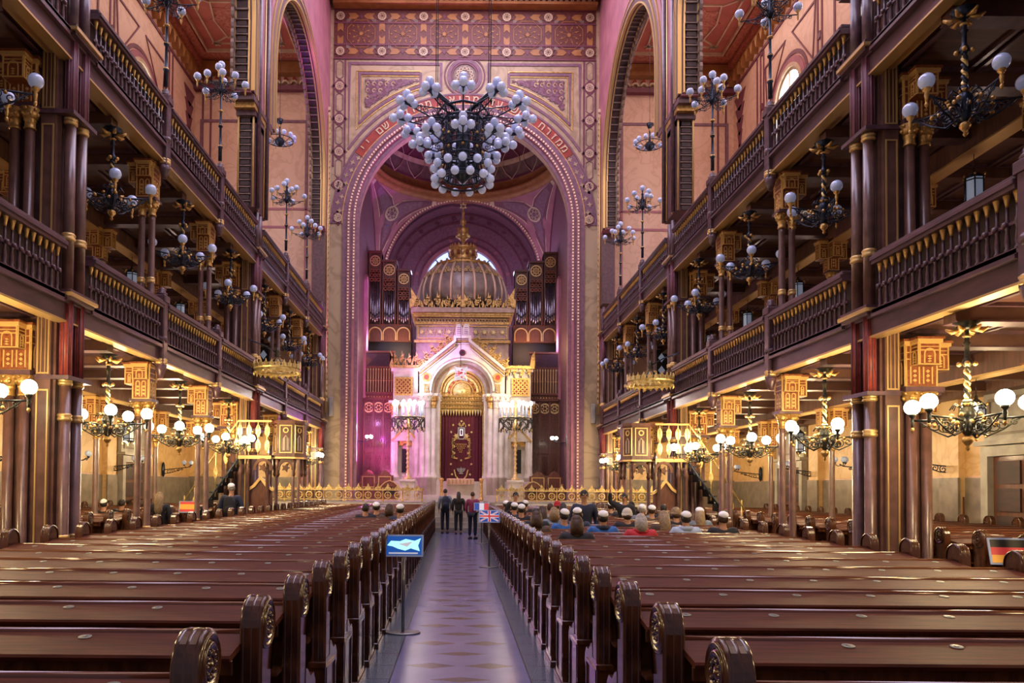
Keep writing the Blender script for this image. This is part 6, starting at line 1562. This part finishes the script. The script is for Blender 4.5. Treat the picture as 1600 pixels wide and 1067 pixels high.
def person(label, loc, rz, kind='seated', top='navycloth', bottom='jeans', hair='hairdark', style='short', kippah=True, scarf=None, sc=1.0, group='visitors', zsc=None):
    body, jk, tr, sh, H = pose_parts(kind)
    t = thing('person', label, 'person', loc, rz, group); t.scale = (sc, sc, zsc or sc)
    cached(('b', kind), lambda: body, 'body', t)
    def mk(data, m):
        b = MB(); b.add(data[0], data[1], m, True); return b
    cached(('j', kind, top), lambda: mk(jk, top), 'jacket', t); cached(('t', kind, bottom), lambda: mk(tr, bottom), 'trousers', t); cached(('s', kind), lambda: sh, 'shoes', t)
    def mkh():
        b = MB()
        if style in ('short', 'long', 'bob'):
            prof = [(.080*sin(a), .092*-cos(a)) for a in [pi*.42+pi*.58*i/7 for i in range(8)]]
            b.lathe(prof, hair, (H.x, H.y-.012, H.z+.02), 14, cap=False, sy=1.12)
            b.sphere((H.x, H.y-.03, H.z+.01), .076, hair, 12, 8, 1.05)
            if style == 'long': b.tube([(0, H.y-.05, H.z+.05), (0, H.y-.08, H.z-.10), (0, H.y-.12, H.z-.30), (0, H.y-.12, H.z-.40)], [.075, .092, .09, .05], hair, 10)
            if style == 'bob': b.tube([(0, H.y-.04, H.z+.05), (0, H.y-.045, H.z-.06), (0, H.y-.05, H.z-.15)], [.08, .095, .08], hair, 12)
        elif style == 'hat':
            prof = [(.092*sin(a), .10*-cos(a)) for a in [pi*.40+pi*.60*i/8 for i in range(9)]]; b.lathe([(.095, -.04), (.10, .0)]+prof, hair, (H.x, H.y-.005, H.z+.03), 14, cap=False); b.sphere((H.x, H.y-.03, H.z-.02), .075, 'hairbrown', 10, 7)
        return b
    cached(('h', kind, hair, style), mkh, 'hat' if style == 'hat' else 'hair', t)
    if kippah:
        def mkk():
            b = MB(); b.lathe([(.078, .0), (.074, .018), (.058, .038), (.03, .051), (.001, .055)], 'whitecloth', (0, 0, 0), 14, cap=False); b.lathe([(.079, -.002), (.081, .006), (.075, .018)], 'navycloth' if 0 else 'whitecloth', (0, 0, 0), 14, cap=False); return b
        o = cached(('k',), mkk, 'skullcap', t); o.location = (H.x, H.y-.045, H.z+.068); o.rotation_euler = (.5, 0, 0)
    if scarf:
        o = cached(('sc', kind, scarf), lambda: (lambda b: (b.tube([(.085*cos(k*pi/6), H.y-.01+.08*sin(k*pi/6), H.z-.15+.012*(k % 2)) for k in range(12)], .04, scarf, 8, close=True), b)[1])(MB()), 'scarf', t)
    return t
def seat_at(px, Y, label, **k):
    i = round((Y-.24-2.83)/PITCH); y = 2.83+PITCH*i+.25
    x = (px-VPX)*y/1180
    lo, hi = (AX+1.25, AX+4.95) if x > 0 else (-4.95+AX, AX-1.25)
    if abs(x) < 6: x = max(lo, min(hi, x))
    return person(label, (x, y, -.02), k.pop('rz', 0), 'seated', sc=1.06, zsc=1.07, **k)
S = 'seated '
for px, Y, lab, k in [
    (881, 13.0, 'seated man in bright blue jacket and white skullcap, the blue jacket nearer the aisle', dict(top='bluecloth', rz=.3)),
    (901, 11.1, 'seated woman with brown bobbed hair and black coat, nearest visitor right of the aisle', dict(top='blackcloth', hair='hairbrown', style='bob', kippah=False)),
    (942, 12.0, 'broad man in blue hooded jacket and white skullcap, seated mid group', dict(top='bluecloth', scarf='navycloth')),
    (1001, 11.9, 'seated grey-haired woman with a red scarf round her neck', dict(top='redcloth', hair='hairgrey', style='bob', kippah=False, scarf='redcloth')),
    (980, 14.5, 'seated visitor in a pale grey knitted hat', dict(top='blackcloth', hair='knit', style='hat', kippah=False)),
    (1037, 13.0, 'seated woman with long straight blond-grey hair and no cap', dict(top='browncloth', hair='hairblond', style='long', kippah=False)),
    (1056, 14.6, 'seated woman with a round fluffy blond hat', dict(top='blackcloth', hair='hairblond', style='hat', kippah=False)),
    (1071, 12.1, 'seated visitor in a pale blue hooded top and white skullcap', dict(top='palecloth', scarf='palecloth')),
    (1092, 14.6, 'seated woman with long blond hair beneath a white skullcap', dict(top='greycloth', hair='hairblond', style='long')),
    (1129, 12.1, 'seated man with short hair, white skullcap and black coat, rightmost of the group', dict(top='blackcloth', hair='hairbrown')),
    (1018, 16.3, 'seated visitor in brown coat and white skullcap behind the fluffy hat row', dict(top='browncloth', hair='hairbrown')),
    (1003, 17.2, 'seated grey-haired visitor in a white skullcap and grey coat', dict(top='greycloth', hair='hairgrey')),
    (971, 19.0, 'seated dark-haired visitor in white skullcap, before the guide with the raised arm', dict(top='blackcloth')),
    (953, 20.0, 'seated visitor in black coat and white skullcap, left of the raised arm', dict(top='blackcloth', rz=.4)),
    (903, 14.0, 'seated visitor in navy coat and white skullcap just before the standing guide', dict(top='navycloth', rz=-.3)),
    (924, 17.2, 'seated brown-haired woman in brown coat beside the standing guide', dict(top='browncloth', hair='hairbrown', style='bob', kippah=False)),
    (880, 19.0, 'seated dark-haired visitor in a pale blue coat far in the group', dict(top='palecloth', style='bob', kippah=False)),
    (871, 20.8, 'seated visitor in a red hat far in the group', dict(top='blackcloth', hair='redcloth', style='hat', kippah=False)),
    (860, 18.2, 'seated brown-haired visitor in a grey-blue coat left of the red hat', dict(top='greycloth', hair='hairbrown', kippah=False)),
    (829, 12.1, 'seated woman with brown bobbed hair beside the first row ends right of the aisle', dict(top='browncloth', hair='hairbrown', style='bob', kippah=False)),
    (848, 15.4, 'seated woman with long brown hair and brown coat near the aisle', dict(top='browncloth', hair='hairbrown', style='long', kippah=False)),
    (838, 13.9, 'seated bareheaded man with dark hair and dark jacket near the aisle', dict(top='blackcloth', kippah=False)),
    (866, 15.0, 'seated blond woman with bobbed hair between the aisle and the blue jacket', dict(top='greycloth', hair='hairblond', style='bob', kippah=False)),
    (815, 16.4, 'seated man in black coat and white skullcap, second cap along the aisle', dict(top='blackcloth')),
    (804, 18.0, 'seated man in navy coat and white skullcap, third cap along the aisle', dict(top='navycloth')),
    (791, 21.3, 'seated man in grey coat and white skullcap, farthest cap beside the aisle', dict(top='greycloth')),
    (820, 21.5, 'seated visitor in black coat and tilted white skullcap before the distant bareheaded guide', dict(top='blackcloth', rz=.5)),
    (1060, 18.2, 'seated dark-haired visitor in black without cap, right end of a far row', dict(top='blackcloth', kippah=False)),
    (990, 21.4, 'seated dark-haired woman in black right of the raised arm', dict(top='blackcloth', style='bob', kippah=False)),
    (572, 16.4, 'seated dark-haired bareheaded visitor left of the aisle, leftmost of four', dict(top='blackcloth', kippah=False)),
    (589, 17.3, 'seated man in dark coat and white skullcap left of the aisle, between two bareheaded visitors', dict(top='blackcloth')),
    (609, 16.4, 'seated woman with brown bobbed hair left of the aisle', dict(top='browncloth', hair='hairbrown', style='bob', kippah=False)),
    (636, 15.5, 'seated man in navy coat and white skullcap left of and nearest the aisle', dict(top='navycloth')),
    (164, 18.2, 'seated visitor in white skullcap in the left side pews', dict(top='blackcloth')),
    (192, 19.0, 'seated bareheaded visitor in black in the left side pews', dict(top='blackcloth', kippah=False)),
    (222, 18.0, 'seated brown-haired visitor in the left side pews beside the blond woman', dict(top='browncloth', hair='hairbrown', kippah=False)),
]: seat_at(px, Y, lab, **k)
at = lambda px, Y, z=0: ((px-VPX)*Y/1180, Y, z)
person('standing guide in a dark blue jacket facing the seated group', at(913, 15.14), pi, 'standing', 'navycloth', 'blackcloth', kippah=False, sc=1.05)
person('guide in black coat raising one arm before the seated group', at(976, 18.53), pi-.5, 'raised', 'blackcloth', 'blackcloth', kippah=False, sc=1.0)
person('bareheaded man in black jacket standing far off, facing the group beside the aisle', at(806, 20.24), pi, 'pointing', 'blackcloth', 'jeans', kippah=False)
bp = person('man in pale shirt with a navy backpack standing in the aisle', at(696, 29.7), .1, 'standing', 'greycloth', 'jeans', kippah=False, sc=1.02)
person('woman with long dark hair in black clothes standing in the aisle', at(717, 29.3), 0, 'standing', 'blackcloth', 'blackcloth', style='long', kippah=False, sc=.96)
person('woman in a magenta jacket standing in the aisle', at(739, 26.6), -.3, 'standing', 'pinkcloth', 'jeans', hair='hairbrown', kippah=False, sc=.97)
person('woman with long fair hair and dark coat beside the left columns', at(250, 16.4), .2, 'standing', 'blackcloth', 'blackcloth', hair='hairblond', style='long', kippah=False, sc=.98)
person('man in navy jacket and white skullcap carrying a dark backpack on the left', at(362, 19.4, .0), .1, 'standing', 'navycloth', 'jeans', hair='hairgrey', sc=1.09)
for lab, loc, z, m_ in (('navy backpack on the back of the man in pale shirt in the aisle', at(696, 29.7), 1.22, 'navycloth'), ('dark backpack on the man in navy jacket at the left', at(362, 19.4), 1.3, 'blackcloth')):
    t = thing('backpack', lab, 'backpack', (loc[0]+.02, loc[1]-.20, z), .1, 'backpacks')
    b = MB(); b.lathe([(.02, -.26), (.14, -.25), (.155, -.1), (.15, .1), (.11, .22), (.03, .26)], m_, (0, -.02, 0), 14, sy=.62); b.build('bag', t)
    b = MB(); b.lathe([(.02, -.14), (.09, -.13), (.10, 0), (.08, .06), (.01, .08)], m_, (0, -.10, -.06), 12, sy=.5); b.build('front_pocket', t)
    b = MB()
    for s in (-1, 1): b.tube([(s*.09, .06, -.2), (s*.12, .12, -.05), (s*.11, .12, .12), (s*.07, .06, .22)], .014, 'blackcloth', 5)
    b.build('strap', t)

# ================================================================== language signs and notice
def sign(label, px, Y, w, h, zc, flag, face=0, tilt=.35, X=None, base='plate'):
    x = X if X is not None else (px-VPX)*Y/1180
    t = thing('sign_stand', label, 'sign', (x, Y, 0), face, 'sign stands')
    b = MB(); b.lathe([(.22, 0), (.22, .015), (.2, .02), (.001, .02)], 'steel', (0, 0, 0), 20, sy=.7); b.build('base', t)
    b = MB(); b.rod((0, 0, .02), (0, 0, zc-.02), .019, 'steel', 8); b.build('pole', t)
    rot = Matrix.Translation((0, -.02, zc)) @ Matrix.Rotation(-tilt, 4, 'X')
    fn = lambda u, v, d: rot @ Vector((u, -d, v))
    b = MB(); b.prism([(-w/2, -h/2), (w/2, -h/2), (w/2, h/2), (-w/2, h/2)], fn, -.012, .006, 'signframe'); p = b.build('panel', t)
    b = MB(); a, c = w/2-.022, h/2-.022; R_ = lambda u0, u1, v0, v1, m_, d=.009: b.prism([(u0, v0), (u1, v0), (u1, v1), (u0, v1)], fn, .006, d, m_)
    if flag == 'fr': R_(-a, -a/3, -c, c, 'flagblue'); R_(-a/3, a/3, -c, c, 'flagwhite'); R_(a/3, a, -c, c, 'flagred')
    elif flag == 'de': R_(-a, a, c/3, c, 'flagblack'); R_(-a, a, -c/3, c/3, 'flagred'); R_(-a, a, -c, -c/3, 'flagyellow')
    elif flag == 'es': R_(-a, a, c/2, c, 'flagred'); R_(-a, a, -c/2, c/2, 'flagyellow'); R_(-a, a, -c, -c/2, 'flagred')
    elif flag == 'uk':
        R_(-a, a, -c, c, 'flagblue', .008)
        for q in (-1, 1): b.stroke([(-a*.94, -q*c*.9), (a*.94, q*c*.9)], .035, fn, .006, .010, 'flagwhite'); b.stroke([(-a*.94, -q*c*.9), (a*.94, q*c*.9)], .012, fn, .006, .0105, 'flagred')
        R_(-a, a, -.035, .035, 'flagwhite', .011); R_(-.035, .035, -c, c, 'flagwhite', .011); R_(-a, a, -.02, .02, 'flagred', .012); R_(-.02, .02, -c, c, 'flagred', .012)
    else:
        R_(-a, a, -c, c, 'signblue', .008)
        b.prism([(-a*.9, .0), (-a*.7, c*.5), (-a*.2, c*.45), (a*.1, c*.7), (a*.6, c*.5), (a*.95, c*.8), (a*.8, .0), (a*.9, -c*.6), (a*.4, -c*.3), (a*.1, -c*.55), (-a*.3, -c*.35), (-a*.6, -c*.1)], fn, .006, .010, 'signglare')  # cyan patch with a white core paints the glare on the sheet
        b.prism([(-a*.3, .02), (0, c*.25), (a*.5, .05), (a*.2, -c*.15)], fn, .006, .011, 'flagwhite'); R_(-a*.8, a*.8, -c*.9, -c*.75, 'flagwhite', .010)
    b.build('printed_sheet', p)
    return t
sign('blue and white sign on a slim steel stand, nearest in the aisle', 632, 9.55, .50, .285, 1.10, 'il')
sign('sign with a red, white and blue crossed flag on a stand at the aisle', 765, 17.4, .48, .30, 1.17, 'uk')
sign('sign with a blue, white and red striped flag on a stand in the aisle', 753, 24.6, .50, .27, 1.20, 'fr')
sign('sign with a black, red and yellow flag on a stand at the far right', 1592, 8.75, .52, .32, 1.15, 'de', face=-.25, X=6.42)
sign('sign with a red and yellow striped flag beside the left columns', 297, 19.2, .50, .31, 1.28, 'es', face=.15)
t = thing('framed_notice', 'white notice in a dark frame on the dado of the right wall', 'notice', (XC+11.8, 18.0, 1.45))
b = MB(); b.box(-.03, 0, -.20, .20, -.25, .25, 'organwood', .0); b.build('frame', t); b = MB(); b.box(-.036, -.03, -.16, .16, -.21, .21, 'flagwhite')
for k in range(5): b.box(-.038, -.036, -.12, .12-.03*(k % 2), .12-.07*k, .14-.07*k, 'steel')
b.build('sheet', t)
# ================================================================== light and camera
def lamp(kind, name, loc, power, col, size=.3, rot=None, sy=None, spot=None, target=None, blend=.5):
    l = bpy.data.lights.new(name, kind); l.energy = power; l.color = C(col)[:3]
    if kind == 'AREA':
        l.size = size
        if sy: l.shape = 'RECTANGLE'; l.size_y = sy
    else: l.shadow_soft_size = size
    if kind == 'SPOT': l.spot_size = R(spot); l.spot_blend = blend
    o = bpy.data.objects.new(name, l); COL.objects.link(o); o.location = loc
    if rot: o.rotation_euler = rot
    if target is not None: o.rotation_euler = (Vector(target)-Vector(loc)).to_track_quat('-Z', 'Y').to_euler()
    return o
wd = bpy.data.worlds.new('World'); bpy.context.scene.world = wd; wd.use_nodes = True
wd.node_tree.nodes['Background'].inputs[0].default_value = C('#a6a0b4'); wd.node_tree.nodes['Background'].inputs[1].default_value = .25
# daylight through the roof of the hall and the upper windows
lamp('AREA', 'roof_daylight', (XC, 16, ZT-.15), 2300, '#e4dcff', 8, rot=(0, 0, 0), sy=30)
lamp('AREA', 'roof_daylight_front', (XC, 29, ZT-.15), 300, '#ffe2e4', 8, rot=(0, 0, 0), sy=6)
for s in (-1, 1):
    for yc, hw, zs, zp in UPW:
        lamp('AREA', 'window_daylight', (XC+s*(XW+.1), yc, 14.2), 1300 if s > 0 else 800, '#ffdfd2', 2.0, rot=(0, R(90)*s, 0), sy=5.5)
    lamp('AREA', 'chancel_window_daylight', (XC+s*(A+.15), 38.6, 9.3), 260, '#c0b4ff', .6, rot=(0, R(90)*s, 0), sy=5.5)
# added fills at the sides, then the lamps
for s in (-1, 1): lamp('AREA', 'upper_side_fill', (XC+s*9.2, 17, 20.1), 520 if s > 0 else 360, '#ffe0d4', 4, rot=(0, 0, 0), sy=28)  # added fill for the upper side walls, no opening in that ceiling
for c in FILL_SPOTS: lamp('POINT', 'gallery_fill', (c[0], c[1], c[2]-.5), 90 if c[2] < 5 else 9, '#ffe0ac' if c[2] < 5 else '#ffdcc8', .2)  # added fills to brighten the gallery sides, not cast by the lanterns
for s in (-1, 1):
    for y in (5.9, 2.4): lamp('POINT', 'chandelier_light', (XC+s*6.2, y, 3.1), 95, '#ffdca0', .25)
for c in LIT: lamp('POINT', 'chandelier_light', c, 95, '#ffdca0', .25)
for c in CANDLES: lamp('POINT', 'candle_light', c, 55, '#fff0e0', .35)
# coloured spotlights on the ark and the left jamb of the arch
lamp('SPOT', 'lilac_spotlight', (-4.15, 33.3, 2.4), 5000, '#d860ff', .12, spot=60, target=(-4.6, 33.7, 5.8), blend=.8)
q = P(558, 668, 33.3); lamp('POINT', 'magenta_floodlight', (q.x+.1, q.y, q.z), 120, '#e85cff', .08)
q = P(560, 640, 34.4); lamp('POINT', 'magenta_floodlight', (q.x, q.y, q.z), 60, '#f0a8ff', .1)
lamp('SPOT', 'white_spotlight', (-5.2, 31.0, 6.6), 2600, '#f6ecff', .15, spot=20, target=PW_ARKLEFT, blend=.7)
lamp('SPOT', 'violet_spotlight', (-4.6, 30.8, 9.0), 2600, '#d79cff', .2, spot=34, target=(-.6, 36.5, 8.2), blend=1)
lamp('SPOT', 'amber_spotlight', (5.0, 30.8, 9.0), 1500, '#ffe0b0', .2, spot=40, target=(1.2, 36.5, 6.5), blend=1)
lamp('SPOT', 'pink_spotlight', (-4.0, 34.4, 2.6), 500, '#ff58b0', .2, spot=80, target=(-3.8, 38, 5.0), blend=1)
for s in (-1, 1): lamp('POINT', 'organ_top_light', (XC+s*2.75, 41.6, 13.7), 90, '#e0c8ff', .12)
lamp('POINT', 'lunette_fill', (XC, 42.0, 12.6), 60, '#ffd8d0', .4)  # added fill to lift the dark lunette and back wall
lamp('POINT', 'organ_light', (-3.2, 38.8, 9.0), 60, '#ffd0b0', .3)
lamp('POINT', 'organ_light', (3.4, 38.8, 9.0), 60, '#ffc090', .3)
cd = bpy.data.cameras.new('Camera'); cam = bpy.data.objects.new('Camera', cd); COL.objects.link(cam)
cam.location = (0, 0, EYE); cam.rotation_euler = (R(90)+PHI, 0, 0)
cam.rotation_euler = (Matrix.Rotation(R(90)+PHI, 3, 'X') @ Matrix.Rotation(ROLL, 3, 'Z')).to_euler()
cd.sensor_width = 36; cd.lens = F/1600*36; cd.shift_x = (800-VPX)/1600; cd.shift_y = (YP-533.5)/1600
cd.clip_end = 200; cd.clip_start = .05
sc = bpy.context.scene; sc.camera = cam
sc.view_settings.view_transform = 'Standard'; sc.view_settings.look = 'None'; sc.view_settings.gamma = 1; sc.view_settings.use_curve_mapping = False
sc.view_settings.exposure = .85
cy = sc.cycles; cy.max_bounces = 7; cy.diffuse_bounces = 4; cy.glossy_bounces = 3; cy.transmission_bounces = 3
cy.sample_clamp_indirect = 6; cy.sample_clamp_direct = 0; cy.caustics_reflective = False; cy.caustics_refractive = False; cy.use_light_tree = True
